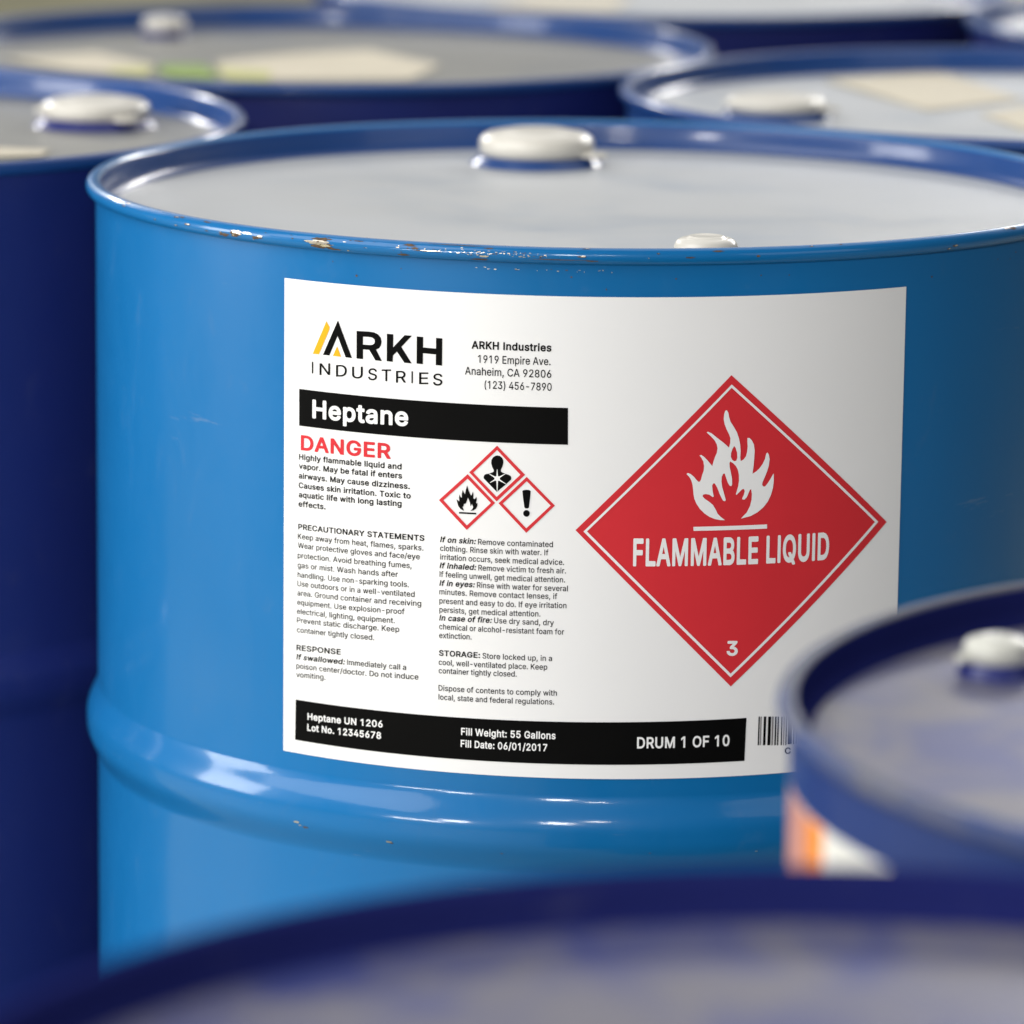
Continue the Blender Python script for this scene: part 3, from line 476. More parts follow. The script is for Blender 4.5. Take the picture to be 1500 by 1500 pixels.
  '3': (0.4771, [[86, -11, 108, -13, 126, -12, 144, -9, 158, -3, 172, 5, 184, 15, 194, 28, 201, 43, 206, 63, 206, 81, 202, 101, 194, 117, 184, 129, 167, 143, 150, 150, 133, 155, 196, 227, 196, 257, 194, 261, 190, 264, 34, 264, 29, 263, 26, 259, 25, 225, 30, 217, 36, 216, 122, 215, 70, 155, 68, 149, 69, 121, 71, 117, 76, 114, 114, 113, 132, 108, 146, 98, 153, 83, 154, 65, 148, 51, 142, 44, 134, 40, 114, 35, 94, 37, 78, 43, 69, 53, 63, 71, 58, 75, 22, 76, 14, 72, 12, 65, 16, 43, 23, 29, 32, 17, 43, 7, 56, -1, 70, -7]]),
  '4': (0.4771, [[142, -10, 172, -10, 179, -6, 181, 0, 181, 42, 208, 43, 214, 46, 217, 52, 217, 82, 214, 88, 210, 91, 181, 92, 181, 160, 178, 166, 172, 169, 140, 169, 132, 164, 131, 158, 130, 91, 71, 92, 165, 252, 164, 260, 158, 264, 122, 264, 115, 260, 11, 84, 10, 52, 12, 46, 20, 43, 130, 43, 131, -2, 135, -8]]),
  '5': (0.4771, [[90, -11, 110, -13, 128, -12, 144, -8, 159, -1, 172, 8, 184, 20, 193, 33, 200, 49, 205, 75, 205, 89, 203, 107, 193, 131, 179, 151, 157, 167, 134, 175, 108, 177, 79, 171, 84, 215, 86, 216, 184, 216, 190, 219, 193, 225, 193, 255, 191, 261, 186, 264, 48, 264, 42, 263, 39, 259, 24, 129, 25, 121, 32, 116, 64, 113, 68, 114, 82, 123, 94, 127, 108, 128, 122, 127, 134, 121, 143, 113, 150, 103, 153, 91, 153, 73, 147, 55, 134, 41, 118, 35, 100, 36, 85, 43, 76, 52, 70, 70, 64, 75, 30, 75, 26, 74, 21, 71, 20, 65, 23, 45, 29, 31, 38, 19, 48, 8, 60, 0, 74, -7]]),
  '6': (0.4771, [[93, -11, 112, -13, 130, -12, 146, -8, 160, -2, 172, 7, 184, 19, 193, 33, 201, 53, 204, 71, 203, 97, 197, 119, 186, 136, 174, 149, 156, 160, 142, 164, 116, 167, 114, 169, 170, 250, 170, 259, 164, 264, 126, 264, 118, 261, 48, 157, 34, 131, 26, 109, 22, 89, 22, 71, 27, 49, 33, 33, 46, 15, 60, 3, 74, -5], [110, 34, 94, 39, 82, 49, 74, 67, 73, 85, 78, 102, 88, 114, 102, 121, 118, 122, 134, 117, 145, 107, 152, 93, 154, 75, 150, 59, 140, 44, 127, 37]]),
  '7': (0.4771, [[49, -10, 83, -10, 88, -8, 92, -4, 204, 220, 205, 256, 203, 261, 199, 264, 31, 264, 27, 264, 23, 260, 21, 254, 21, 226, 23, 220, 27, 217, 145, 216, 145, 214, 39, 4, 39, -2, 40, -6, 45, -9]]),
  '8': (0.4771, [[90, -11, 112, -13, 132, -12, 154, -7, 170, 0, 184, 10, 197, 25, 205, 39, 210, 59, 209, 81, 203, 101, 193, 117, 175, 135, 183, 143, 192, 155, 199, 175, 201, 197, 195, 219, 184, 237, 170, 250, 150, 261, 128, 267, 106, 268, 90, 265, 76, 261, 62, 254, 47, 243, 37, 231, 31, 219, 26, 203, 26, 183, 30, 163, 38, 148, 51, 135, 33, 117, 21, 97, 16, 73, 16, 59, 19, 45, 29, 25, 44, 9, 64, -4], [96, 37, 80, 44, 70, 57, 68, 67, 68, 77, 71, 85, 76, 92, 90, 103, 108, 107, 130, 105, 146, 97, 154, 87, 158, 73, 157, 59, 151, 49, 142, 41, 128, 36, 112, 35], [100, 157, 88, 163, 79, 175, 77, 191, 81, 205, 90, 214, 104, 219, 122, 219, 136, 214, 144, 207, 149, 195, 149, 181, 145, 171, 138, 163, 126, 156, 114, 155]]),
  ':': (0.2118, [[36, -10, 49, -12, 61, -10, 71, -3, 78, 8, 80, 20, 78, 34, 71, 44, 61, 51, 47, 53, 35, 51, 24, 44, 17, 34, 15, 20, 17, 8, 25, -3], [42, 126, 57, 127, 67, 132, 76, 142, 80, 154, 80, 166, 74, 178, 65, 186, 53, 191, 39, 190, 29, 185, 20, 176, 15, 164, 16, 150, 21, 139, 31, 130]]),
  'A': (0.5037, [[8, -10, 44, -10, 50, -6, 74, 60, 76, 61, 164, 61, 188, -4, 192, -8, 196, -10, 232, -10, 237, -8, 241, -4, 241, 4, 148, 256, 142, 263, 100, 264, 94, 262, 91, 258, -1, 4, -2, -2, 0, -6], [92, 109, 118, 189, 120, 190, 147, 110]]),
  'C': (0.5341, [[110, -11, 134, -13, 160, -11, 180, -5, 201, 7, 218, 21, 232, 39, 241, 59, 246, 79, 244, 87, 238, 90, 200, 89, 195, 85, 186, 63, 176, 51, 158, 41, 134, 36, 114, 39, 97, 47, 83, 59, 72, 77, 66, 93, 62, 117, 62, 137, 65, 157, 69, 173, 78, 189, 88, 201, 102, 211, 114, 215, 126, 217, 140, 218, 154, 215, 169, 209, 181, 199, 189, 187, 196, 169, 200, 165, 238, 164, 243, 167, 246, 171, 245, 183, 238, 203, 228, 221, 217, 235, 203, 247, 190, 254, 172, 262, 154, 266, 122, 267, 100, 263, 80, 256, 60, 244, 44, 228, 27, 203, 17, 179, 12, 155, 10, 127, 14, 89, 21, 65, 32, 43, 46, 24, 68, 5, 90, -6]]),
  'D': (0.5262, [[30, -10, 122, -10, 158, -3, 180, 7, 197, 18, 207, 28, 221, 46, 231, 68, 239, 100, 241, 128, 237, 166, 230, 190, 220, 210, 206, 228, 182, 247, 160, 257, 126, 264, 30, 264, 26, 264, 22, 260, 20, 254, 20, 0, 22, -6], [74, 39, 72, 42, 72, 214, 74, 216, 120, 215, 136, 213, 148, 209, 160, 202, 170, 192, 180, 177, 185, 162, 189, 138, 189, 118, 187, 100, 181, 80, 174, 68, 166, 58, 146, 45, 134, 41, 118, 39]]),
  'E': (0.4426, [[30, -10, 188, -10, 192, -9, 196, -5, 198, 0, 197, 30, 196, 34, 191, 38, 74, 39, 72, 42, 73, 104, 180, 105, 185, 108, 187, 112, 188, 134, 187, 146, 185, 150, 180, 153, 72, 154, 72, 214, 74, 216, 190, 217, 194, 220, 196, 226, 196, 256, 192, 262, 186, 264, 30, 264, 26, 264, 22, 260, 20, 254, 20, 0, 22, -6]]),
  'F': (0.434, [[30, -10, 64, -10, 68, -8, 71, -4, 73, 100, 174, 101, 180, 103, 183, 108, 183, 140, 180, 146, 176, 149, 73, 150, 72, 214, 74, 216, 188, 216, 193, 220, 195, 226, 194, 256, 190, 263, 184, 264, 30, 264, 26, 264, 22, 260, 20, 254, 20, 0, 22, -6]]),
  'G': (0.5443, [[111, -11, 134, -13, 156, -12, 184, -4, 202, 6, 222, 24, 234, 41, 242, 59, 247, 79, 249, 129, 244, 136, 238, 138, 142, 138, 134, 135, 131, 129, 131, 99, 134, 93, 140, 90, 197, 89, 189, 67, 176, 51, 166, 44, 152, 38, 134, 36, 116, 39, 104, 43, 92, 51, 80, 63, 72, 77, 66, 93, 62, 117, 62, 137, 65, 157, 71, 177, 79, 191, 90, 203, 102, 211, 114, 215, 126, 218, 140, 218, 152, 215, 166, 210, 178, 200, 188, 187, 196, 169, 200, 165, 238, 164, 243, 167, 246, 171, 246, 183, 239, 203, 230, 219, 218, 233, 204, 245, 190, 254, 174, 261, 154, 266, 122, 267, 100, 264, 78, 255, 60, 244, 44, 229, 26, 203, 17, 179, 12, 155, 10, 127, 14, 89, 21, 65, 32, 43, 45, 25, 68, 5, 89, -5]]),
  'H': (0.5409, [[30, -10, 64, -10, 68, -8, 71, -4, 72, 104, 74, 106, 186, 105, 187, -4, 190, -8, 196, -10, 230, -10, 236, -6, 238, 0, 238, 254, 238, 258, 234, 263, 228, 264, 196, 264, 190, 262, 187, 258, 186, 156, 184, 154, 74, 154, 72, 156, 72, 258, 68, 263, 62, 264, 28, 264, 22, 260, 20, 254, 20, 0, 22, -6]]),
  'I': (0.211, [[30, -10, 64, -10, 70, -7, 72, -2, 72, 254, 70, 261, 64, 264, 28, 264, 23, 262, 20, 256, 20, 0, 22, -6]]),
  'L': (0.417, [[30, -10, 180, -10, 187, -8, 190, -2, 190, 30, 188, 35, 184, 38, 74, 39, 72, 40, 72, 254, 70, 261, 64, 264, 28, 264, 24, 262, 20, 256, 20, 0, 22, -6]]),
  'M': (0.6522, [[30, -10, 62, -10, 68, -7, 71, -2, 72, 152, 135, -6, 142, -10, 170, -10, 176, -9, 180, -4, 242, 154, 242, -2, 246, -8, 252, -10, 284, -10, 292, -6, 294, 0, 294, 254, 290, 262, 284, 264, 238, 264, 234, 263, 230, 260, 158, 72, 84, 260, 76, 264, 30, 264, 24, 262, 20, 254, 20, 0, 22, -6]]),
  'N': (0.5474, [[30, -10, 64, -10, 70, -7, 72, -2, 72, 173, 186, -7, 192, -10, 232, -10, 240, -6, 242, 0, 242, 254, 238, 262, 232, 264, 198, 264, 193, 262, 190, 258, 189, 88, 188, 84, 76, 260, 68, 264, 30, 264, 22, 260, 20, 254, 20, 0, 22, -6]]),
  'O': (0.5573, [[110, -11, 134, -13, 166, -9, 188, -1, 206, 10, 223, 27, 240, 52, 249, 75, 255, 99, 256, 127, 255, 155, 249, 181, 236, 211, 222, 229, 205, 245, 178, 260, 156, 266, 124, 267, 100, 263, 80, 256, 60, 243, 44, 228, 27, 203, 17, 179, 12, 155, 10, 127, 14, 89, 21, 65, 32, 43, 46, 24, 68, 5, 90, -6], [132, 37, 114, 39, 102, 44, 92, 51, 80, 63, 72, 77, 66, 91, 63, 109, 62, 127, 63, 147, 67, 165, 72, 179, 82, 195, 92, 204, 104, 211, 120, 217, 134, 218, 152, 215, 164, 211, 178, 201, 188, 191, 195, 179, 201, 163, 204, 147, 205, 127, 204, 109, 201, 91, 194, 75, 184, 59, 174, 50, 160, 42, 146, 38]]),
  'P': (0.4685, [[30, -10, 64, -10, 68, -8, 71, -4, 73, 82, 128, 83, 156, 88, 170, 94, 184, 104, 196, 116, 204, 128, 210, 142, 213, 158, 214, 182, 212, 198, 204, 218, 196, 232, 184, 244, 170, 253, 148, 261, 128, 264, 30, 264, 26, 264, 22, 260, 20, 254, 20, 0, 22, -6], [74, 131, 72, 134, 72, 214, 74, 216, 128, 215, 140, 212, 152, 204, 160, 190, 162, 174, 159, 156, 151, 142, 140, 135, 128, 132]]),
  'R': (0.473, [[30, -10, 64, -10, 68, -8, 71, -4, 72, 86, 74, 89, 118, 88, 167, -4, 172, -9, 214, -10, 220, -8, 223, -4, 223, 4, 172, 98, 172, 100, 191, 114, 204, 131, 212, 152, 215, 176, 212, 200, 204, 222, 190, 240, 172, 253, 154, 260, 128, 264, 30, 264, 26, 264, 22, 260, 20, 254, 20, 0, 22, -6], [74, 138, 72, 140, 72, 214, 74, 216, 132, 215, 146, 210, 155, 202, 161, 188, 162, 172, 159, 156, 150, 146, 140, 141, 128, 138]]),
  'S': (0.4706, [[87, -12, 111, -14, 131, -13, 151, -9, 172, 0, 187, 10, 198, 22, 209, 40, 213, 54, 214, 76, 210, 94, 202, 110, 189, 124, 175, 133, 159, 141, 87, 164, 75, 171, 69, 180, 68, 194, 75, 206, 91, 216, 109, 219, 131, 217, 145, 211, 154, 202, 159, 186, 165, 180, 201, 179, 209, 184, 210, 190, 207, 210, 201, 224, 192, 236, 181, 246, 169, 254, 155, 261, 139, 265, 121, 268, 97, 267, 79, 263, 59, 255, 44, 246, 31, 232, 22, 218, 17, 202, 16, 186, 18, 168, 25, 152, 37, 137, 51, 126, 69, 117, 145, 92, 156, 86, 162, 78, 163, 70, 162, 62, 158, 54, 153, 48, 135, 38, 113, 35, 91, 37, 75, 45, 66, 56, 61, 74, 55, 78, 19, 78, 11, 74, 9, 68, 13, 46, 19, 32, 29, 18, 40, 8, 53, -1, 67, -7]]),
  'T': (0.4726, [[98, -10, 130, -10, 136, -7, 138, -2, 138, 214, 140, 216, 208, 216, 214, 217, 218, 224, 218, 254, 217, 260, 212, 264, 16, 264, 10, 262, 7, 258, 6, 224, 8, 220, 12, 217, 86, 215, 86, 0, 90, -8]]),
  'U': (0.5412, [[106, -12, 140, -14, 160, -11, 178, -5, 194, 3, 208, 14, 220, 28, 230, 44, 237, 68, 239, 86, 239, 254, 237, 260, 232, 264, 194, 264, 190, 262, 187, 258, 186, 90, 184, 74, 177, 58, 166, 46, 150, 39, 130, 36, 112, 38, 94, 45, 81, 58, 74, 74, 72, 90, 71, 258, 69, 262, 64, 264, 36, 264, 26, 264, 21, 258, 20, 86, 22, 68, 26, 52, 38, 28, 56, 9, 80, -5]]),
  'W': (0.7102, [[78, -10, 116, -10, 121, -8, 124, -4, 170, 165, 172, 167, 219, -4, 222, -8, 228, -10, 266, -10, 272, -7, 275, -2, 344, 252, 345, 256, 342, 261, 336, 264, 300, 264, 295, 262, 292, 258, 246, 78, 200, 256, 196, 262, 190, 264, 152, 264, 148, 263, 144, 259, 96, 81, 50, 259, 48, 262, 42, 264, 8, 264, 2, 262, -1, 258, -2, 252, 68, -2, 72, -8]]),
  'Y': (0.4958, [[102, -10, 136, -10, 143, -4, 144, 102, 237, 250, 237, 258, 232, 263, 190, 264, 184, 262, 118, 154, 52, 262, 46, 264, 8, 264, 2, 262, -1, 258, -2, 254, 0, 248, 91, 102, 92, 0, 94, -7]]),
  'a': (0.4132, [[60, -12, 79, -14, 97, -13, 111, -9, 127, 0, 131, -6, 135, -10, 169, -10, 175, -7, 178, -2, 178, 126, 176, 148, 171, 164, 161, 178, 149, 188, 131, 197, 113, 201, 95, 202, 75, 200, 57, 195, 43, 188, 29, 177, 20, 166, 11, 149, 11, 142, 15, 137, 49, 127, 57, 130, 63, 140, 71, 148, 87, 155, 101, 155, 113, 153, 121, 148, 126, 140, 128, 132, 127, 126, 69, 117, 45, 110, 33, 105, 23, 98, 16, 90, 10, 80, 6, 66, 5, 48, 8, 34, 13, 22, 21, 10, 32, 0, 43, -7], [75, 34, 63, 38, 57, 45, 57, 58, 61, 65, 79, 72, 128, 80, 128, 66, 126, 58, 122, 50, 115, 42, 99, 34, 85, 33]]),
  'b': (0.4484, [[96, -12, 122, -14, 147, -8, 168, 4, 185, 22, 197, 46, 204, 74, 205, 104, 200, 133, 193, 152, 181, 172, 168, 184, 148, 196, 124, 202, 102, 202, 84, 197, 68, 187, 67, 190, 67, 254, 65, 260, 58, 264, 24, 264, 18, 260, 16, 254, 17, -2, 18, -6, 24, -10, 56, -10, 64, -6, 66, 3, 82, -7], [104, 34, 94, 36, 86, 41, 74, 56, 68, 78, 67, 106, 72, 128, 82, 144, 96, 153, 114, 155, 124, 153, 132, 149, 140, 142, 145, 134, 153, 112, 154, 84, 149, 62, 144, 52, 137, 44, 130, 38, 122, 35]]),
  'c': (0.4197, [[83, -12, 103, -14, 119, -13, 137, -9, 151, -2, 166, 8, 177, 20, 186, 34, 191, 50, 190, 56, 185, 61, 151, 68, 145, 66, 137, 49, 128, 40, 115, 34, 99, 33, 89, 35, 79, 41, 72, 48, 65, 58, 59, 82, 60, 112, 67, 134, 75, 144, 83, 150, 99, 155, 111, 154, 121, 152, 133, 144, 139, 136, 143, 125, 149, 121, 183, 129, 190, 134, 191, 140, 186, 154, 179, 166, 169, 177, 149, 192, 123, 200, 103, 202, 85, 201, 69, 196, 52, 188, 39, 177, 25, 160, 15, 142, 10, 124, 7, 104, 8, 74, 12, 56, 19, 38, 29, 22, 45, 5, 61, -5]]),
  'd': (0.4484, [[79, -12, 97, -14, 115, -12, 131, -7, 145, 3, 148, -6, 155, -10, 187, -10, 192, -8, 195, -4, 196, 254, 194, 260, 189, 264, 155, 264, 147, 260, 145, 254, 145, 186, 131, 195, 115, 201, 89, 202, 71, 198, 51, 189, 37, 178, 26, 164, 15, 143, 10, 124, 7, 94, 10, 66, 15, 46, 26, 24, 39, 9, 57, -4], [97, 34, 89, 35, 80, 40, 73, 46, 67, 55, 59, 78, 59, 106, 64, 128, 74, 144, 81, 150, 89, 153, 107, 155, 117, 152, 125, 148, 137, 135, 145, 112, 145, 84, 141, 62, 131, 46, 123, 39, 115, 35]]),
  'e': (0.4279, [[84, -12, 105, -14, 119, -13, 137, -10, 152, -4, 165, 4, 178, 16, 186, 28, 192, 44, 191, 50, 187, 54, 151, 63, 145, 59, 138, 46, 129, 38, 117, 34, 101, 33, 89, 36, 79, 40, 71, 48, 64, 58, 59, 72, 59, 74, 61, 75, 185, 75, 191, 76, 195, 82, 195, 106, 192, 130, 187, 146, 179, 162, 167, 177, 153, 188, 137, 196, 119, 201, 95, 202, 77, 199, 59, 192, 45, 183, 33, 171, 22, 156, 13, 134, 8, 114, 7, 92, 10, 66, 15, 46, 23, 30, 34, 16, 47, 4, 63, -5], [61, 121, 61, 124, 65, 134, 75, 146, 89, 153, 103, 155, 119, 152, 129, 146, 137, 136, 142, 122, 139, 120]]),
  'f': (0.2777, [[41, -10, 73, -10, 77, -8, 81, -2, 81, 152, 83, 154, 117, 154, 122, 158, 124, 164, 124, 190, 122, 196, 115, 200, 81, 200, 81, 215, 84, 222, 89, 226, 101, 227, 115, 224, 122, 228, 131, 262, 127, 269, 119, 272, 101, 275, 83, 274, 69, 271, 55, 264, 42, 252, 34, 238, 31, 222, 30, 200, 1, 199, -4, 196, -6, 192, -7, 164, -5, 158, 1, 154, 27, 154, 30, 152, 30, 0, 33, -7]]),
  'g': (0.4491, [[79, -83, 97, -85, 119, -84, 149, -77, 163, -70, 174, -61, 183, -51, 191, -37, 195, -21, 196, -5, 196, 189, 195, 195, 189, 199, 153, 199, 148, 195, 145, 186, 131, 195, 115, 201, 91, 202, 73, 199, 57, 192, 38, 179, 26, 165, 15, 143, 8, 115, 7, 95, 8, 75, 16, 47, 23, 33, 33, 20, 45, 9, 59, 1, 73, -5, 89, -7, 105, -7, 121, -5, 133, 0, 145, 8, 146, 7, 145, -9, 141, -23, 133, -31, 121, -36, 103, -39, 83, -36, 72, -29, 58, -13, 51, -10, 45, -12, 17, -29, 15, -33, 16, -39, 24, -51, 35, -63, 53, -75], [93, 40, 83, 44, 75, 49, 68, 57, 64, 65, 59, 85, 59, 113, 66, 133, 77, 147, 85, 152, 93, 154, 111, 154, 121, 151, 129, 146, 135, 139, 141, 129, 146, 107, 145, 79, 139, 61, 134, 53, 127, 47, 111, 40]]),
  'h': (0.434, [[26, -10, 58, -10, 63, -8, 66, -4, 68, 126, 72, 137, 80, 147, 90, 152, 102, 154, 116, 153, 126, 148, 133, 140, 137, 130, 139, -4, 142, -8, 146, -10, 178, -10, 185, -8, 188, -2, 188, 128, 186, 146, 180, 164, 172, 176, 162, 186, 148, 195, 134, 200, 114, 202, 98, 201, 84, 197, 68, 188, 67, 256, 64, 261, 58, 264, 24, 264, 20, 262, 16, 256, 16, 0, 18, -6]]),
  'i': (0.1906, [[27, -10, 59, -10, 65, -6, 67, -2, 67, 190, 65, 196, 59, 199, 25, 200, 19, 196, 17, 192, 16, 0, 19, -6], [36, 212, 47, 212, 58, 216, 67, 224, 72, 234, 73, 246, 69, 256, 61, 266, 51, 271, 39, 272, 27, 268, 17, 260, 12, 250, 11, 238, 15, 226, 25, 216]]),
  'k': (0.4047, [[26, -10, 58, -10, 65, -6, 67, 0, 67, 64, 67, 66, 76, 74, 142, -9, 188, -10, 192, -8, 196, -2, 194, 6, 114, 108, 188, 184, 190, 188, 189, 194, 186, 198, 180, 200, 138, 199, 68, 128, 67, 132, 67, 256, 64, 261, 58, 264, 24, 264, 20, 262, 16, 256, 16, 0, 18, -6]]),
  'l': (0.199, [[27, -10, 62, -10, 68, -7, 70, -2, 70, 256, 68, 262, 62, 265, 26, 265, 20, 262, 18, 256, 18, 0, 20, -6]]),
  'm': (0.6338, [[26, -10, 58, -10, 63, -8, 66, -4, 68, 130, 72, 140, 79, 148, 88, 153, 100, 155, 110, 154, 117, 150, 123, 144, 126, 136, 127, 0, 130, -7, 136, -10, 168, -10, 174, -8, 177, -4, 178, 132, 182, 142, 188, 149, 196, 153, 208, 155, 220, 154, 228, 150, 234, 144, 237, 136, 239, -4, 242, -8, 246, -10, 278, -10, 284, -8, 288, 0, 288, 136, 284, 158, 273, 178, 263, 188, 252, 195, 238, 201, 224, 203, 206, 202, 188, 197, 172, 188, 160, 177, 150, 188, 140, 195, 132, 199, 118, 203, 104, 203, 90, 200, 78, 195, 66, 188, 64, 195, 58, 199, 26, 200, 20, 198, 16, 190, 16, 0, 18, -6]]),
  'n': (0.4337, [[26, -10, 58, -10, 63, -8, 66, -4, 68, 126, 72, 137, 80, 147, 90, 152, 104, 155, 116, 153, 126, 148, 133, 140, 137, 130, 139, -4, 142, -8, 148, -10, 180, -10, 187, -6, 189, 0, 187, 138, 182, 158, 176, 170, 168, 181, 157, 190, 140, 198, 120, 202, 106, 202, 90, 199, 76, 193, 66, 186, 64, 195, 58, 199, 26, 200, 18, 196, 16, 190, 16, 0, 18, -6]]),
  'o': (0.4392, [[83, -12, 103, -14, 121, -13, 139, -8, 155, 0, 169, 11, 183, 28, 192, 46, 198, 64, 200, 84, 199, 114, 195, 134, 185, 157, 174, 172, 161, 184, 145, 194, 123, 200, 103, 202, 85, 201, 69, 196, 52, 188, 39, 177, 25, 160, 15, 142, 10, 124, 7, 104, 8, 74, 12, 56, 19, 38, 29, 22, 45, 5, 61, -5], [97, 34, 81, 39, 73, 46, 68, 54, 59, 78, 59, 104, 64, 126, 69, 136, 75, 144, 89, 153, 109, 155, 119, 153, 127, 149, 140, 134, 148, 110, 149, 84, 144, 62, 139, 52, 132, 44, 125, 38, 117, 35]]),
  'p': (0.4484, [[26, -81, 58, -81, 63, -79, 66, -75, 67, -1, 68, 2, 82, -7, 98, -13, 122, -14, 140, -11, 156, -4, 174, 10, 185, 23, 194, 39, 202, 63, 205, 85, 204, 115, 200, 135, 191, 157, 180, 172, 167, 185, 148, 196, 124, 202, 102, 202, 84, 197, 66, 185, 65, 195, 58, 199, 24, 199, 19, 197, 17, 193, 16, -71, 18, -77], [100, 34, 90, 38, 84, 43, 77, 51, 72, 61, 67, 83, 68, 113, 74, 133, 85, 147, 100, 154, 118, 154, 126, 152, 134, 147, 142, 139, 147, 131, 153, 107, 153, 79, 146, 57, 134, 41, 126, 36, 118, 34]]),
  'q': (0.4484, [[157, -81, 187, -81, 193, -78, 196, -73, 195, 193, 193, 197, 187, 200, 155, 200, 148, 195, 145, 186, 131, 195, 115, 201, 97, 202, 73, 199, 57, 193, 39, 180, 27, 166, 18, 149, 10, 125, 7, 105, 8, 75, 12, 55, 19, 37, 32, 17, 49, 1, 65, -8, 89, -14, 111, -13, 127, -9, 145, 3, 146, -73, 149, -79], [93, 34, 79, 41, 72, 47, 66, 57, 59, 79, 59, 107, 64, 129, 75, 145, 89, 153, 107, 155, 117, 153, 125, 148, 132, 143, 138, 133, 144, 113, 145, 83, 140, 61, 129, 43, 115, 35, 103, 33]]),
  'r': (0.2831, [[26, -10, 58, -10, 63, -8, 66, -4, 67, 118, 69, 130, 76, 142, 88, 150, 102, 153, 122, 151, 129, 154, 132, 160, 132, 192, 130, 197, 126, 201, 110, 202, 94, 201, 80, 197, 66, 189, 64, 196, 56, 200, 24, 199, 17, 194, 16, 0, 18, -6]]),
  's': (0.389, [[69, -12, 86, -14, 106, -13, 122, -10, 140, -3, 152, 5, 163, 16, 170, 28, 174, 40, 175, 60, 172, 74, 166, 86, 156, 97, 134, 109, 76, 125, 68, 130, 65, 134, 65, 142, 68, 148, 78, 154, 90, 156, 102, 156, 112, 152, 120, 144, 127, 132, 132, 129, 164, 135, 170, 139, 172, 144, 170, 152, 165, 164, 157, 176, 141, 190, 120, 199, 102, 202, 86, 202, 66, 199, 53, 194, 38, 185, 28, 176, 19, 162, 15, 150, 14, 130, 17, 116, 24, 103, 34, 93, 56, 80, 114, 65, 120, 61, 123, 56, 123, 48, 117, 40, 106, 34, 92, 33, 78, 34, 68, 38, 61, 46, 54, 60, 50, 63, 16, 57, 10, 53, 8, 46, 11, 34, 17, 22, 24, 12, 42, -3, 54, -8]]),
  't': (0.2514, [[65, -10, 83, -12, 101, -11, 111, -8, 116, -2, 111, 28, 108, 34, 101, 37, 85, 35, 77, 36, 74, 40, 73, 48, 73, 152, 75, 154, 103, 154, 109, 157, 112, 162, 112, 192, 109, 196, 103, 200, 73, 200, 73, 236, 72, 240, 68, 244, 63, 246, 31, 246, 25, 242, 23, 238, 22, 200, 1, 199, -6, 194, -7, 162, -5, 158, -1, 154, 21, 153, 22, 152, 22, 46, 27, 22, 33, 10, 41, 2, 51, -5]]),
  'u': (0.434, [[72, -11, 90, -13, 106, -11, 122, -6, 138, 3, 142, -7, 148, -10, 180, -10, 187, -5, 189, 189, 187, 195, 182, 199, 146, 200, 142, 197, 139, 193, 137, 63, 132, 52, 124, 43, 114, 37, 100, 35, 88, 37, 79, 41, 72, 49, 68, 59, 67, 73, 66, 193, 62, 198, 56, 200, 24, 199, 20, 197, 17, 193, 16, 69, 20, 39, 26, 23, 38, 7, 52, -3]]),
  'v': (0.4132, [[83, -10, 115, -10, 119, -8, 122, -4, 195, 186, 195, 192, 191, 198, 187, 200, 153, 200, 145, 196, 99, 70, 97, 68, 50, 196, 43, 200, 9, 200, 3, 198, 0, 194, -1, 186, 72, -4, 77, -9]]),
  'w': (0.5911, [[69, -10, 101, -10, 107, -6, 141, 111, 176, -6, 183, -10, 215, -10, 221, -8, 225, -2, 282, 186, 282, 192, 279, 197, 273, 200, 239, 200, 232, 196, 199, 80, 166, 196, 159, 200, 121, 198, 116, 192, 85, 79, 51, 196, 43, 200, 11, 200, 4, 196, 2, 192, 2, 186, 59, -2, 63, -8]]),
  'x': (0.4026, [[10, -10, 46, -10, 52, -8, 94, 57, 138, -9, 142, -10, 178, -10, 182, -9, 187, -6, 189, 0, 187, 6, 124, 96, 184, 184, 186, 190, 182, 197, 176, 200, 140, 200, 135, 198, 96, 139, 94, 138, 55, 198, 50, 200, 14, 200, 7, 196, 4, 190, 6, 184, 65, 98, 1, 4, 1, -2, 2, -6]]),
  'y': (0.4132, [[26, -81, 51, -82, 73, -77, 90, -67, 104, -49, 111, -33, 195, 185, 195, 193, 191, 198, 187, 200, 153, 200, 149, 199, 144, 195, 97, 67, 50, 195, 43, 200, 15, 200, 7, 199, 1, 195, -1, 191, 0, 185, 71, -1, 63, -23, 55, -33, 47, -35, 29, -33, 22, -39, 14, -71, 17, -77]]),
  'z': (0.4043, [[21, -10, 169, -10, 173, -9, 177, -6, 179, 0, 179, 30, 177, 35, 173, 38, 87, 38, 83, 40, 175, 160, 176, 166, 176, 190, 175, 194, 172, 198, 167, 200, 25, 200, 21, 199, 16, 196, 14, 190, 14, 160, 19, 153, 25, 151, 105, 151, 107, 150, 12, 28, 11, 24, 11, -2, 15, -8]]),
 },
 'b': {
  ' ': (0.21777740001678467, []),
  '3': (0.4831, [[98, -15, 118, -16, 136, -13, 152, -8, 166, -1, 180, 8, 192, 21, 199, 33, 205, 47, 209, 65, 208, 83, 204, 103, 196, 118, 186, 131, 174, 141, 160, 149, 138, 157, 197, 225, 199, 231, 199, 257, 196, 263, 190, 266, 34, 267, 28, 265, 23, 259, 22, 225, 25, 219, 30, 215, 117, 213, 68, 156, 66, 151, 66, 121, 70, 115, 76, 112, 118, 110, 129, 107, 140, 100, 148, 91, 152, 79, 151, 65, 146, 53, 138, 45, 128, 40, 114, 38, 102, 38, 88, 41, 76, 48, 70, 57, 65, 73, 58, 78, 20, 78, 13, 75, 9, 67, 12, 49, 17, 35, 26, 21, 35, 11, 48, 0, 62, -7, 78, -12]]),
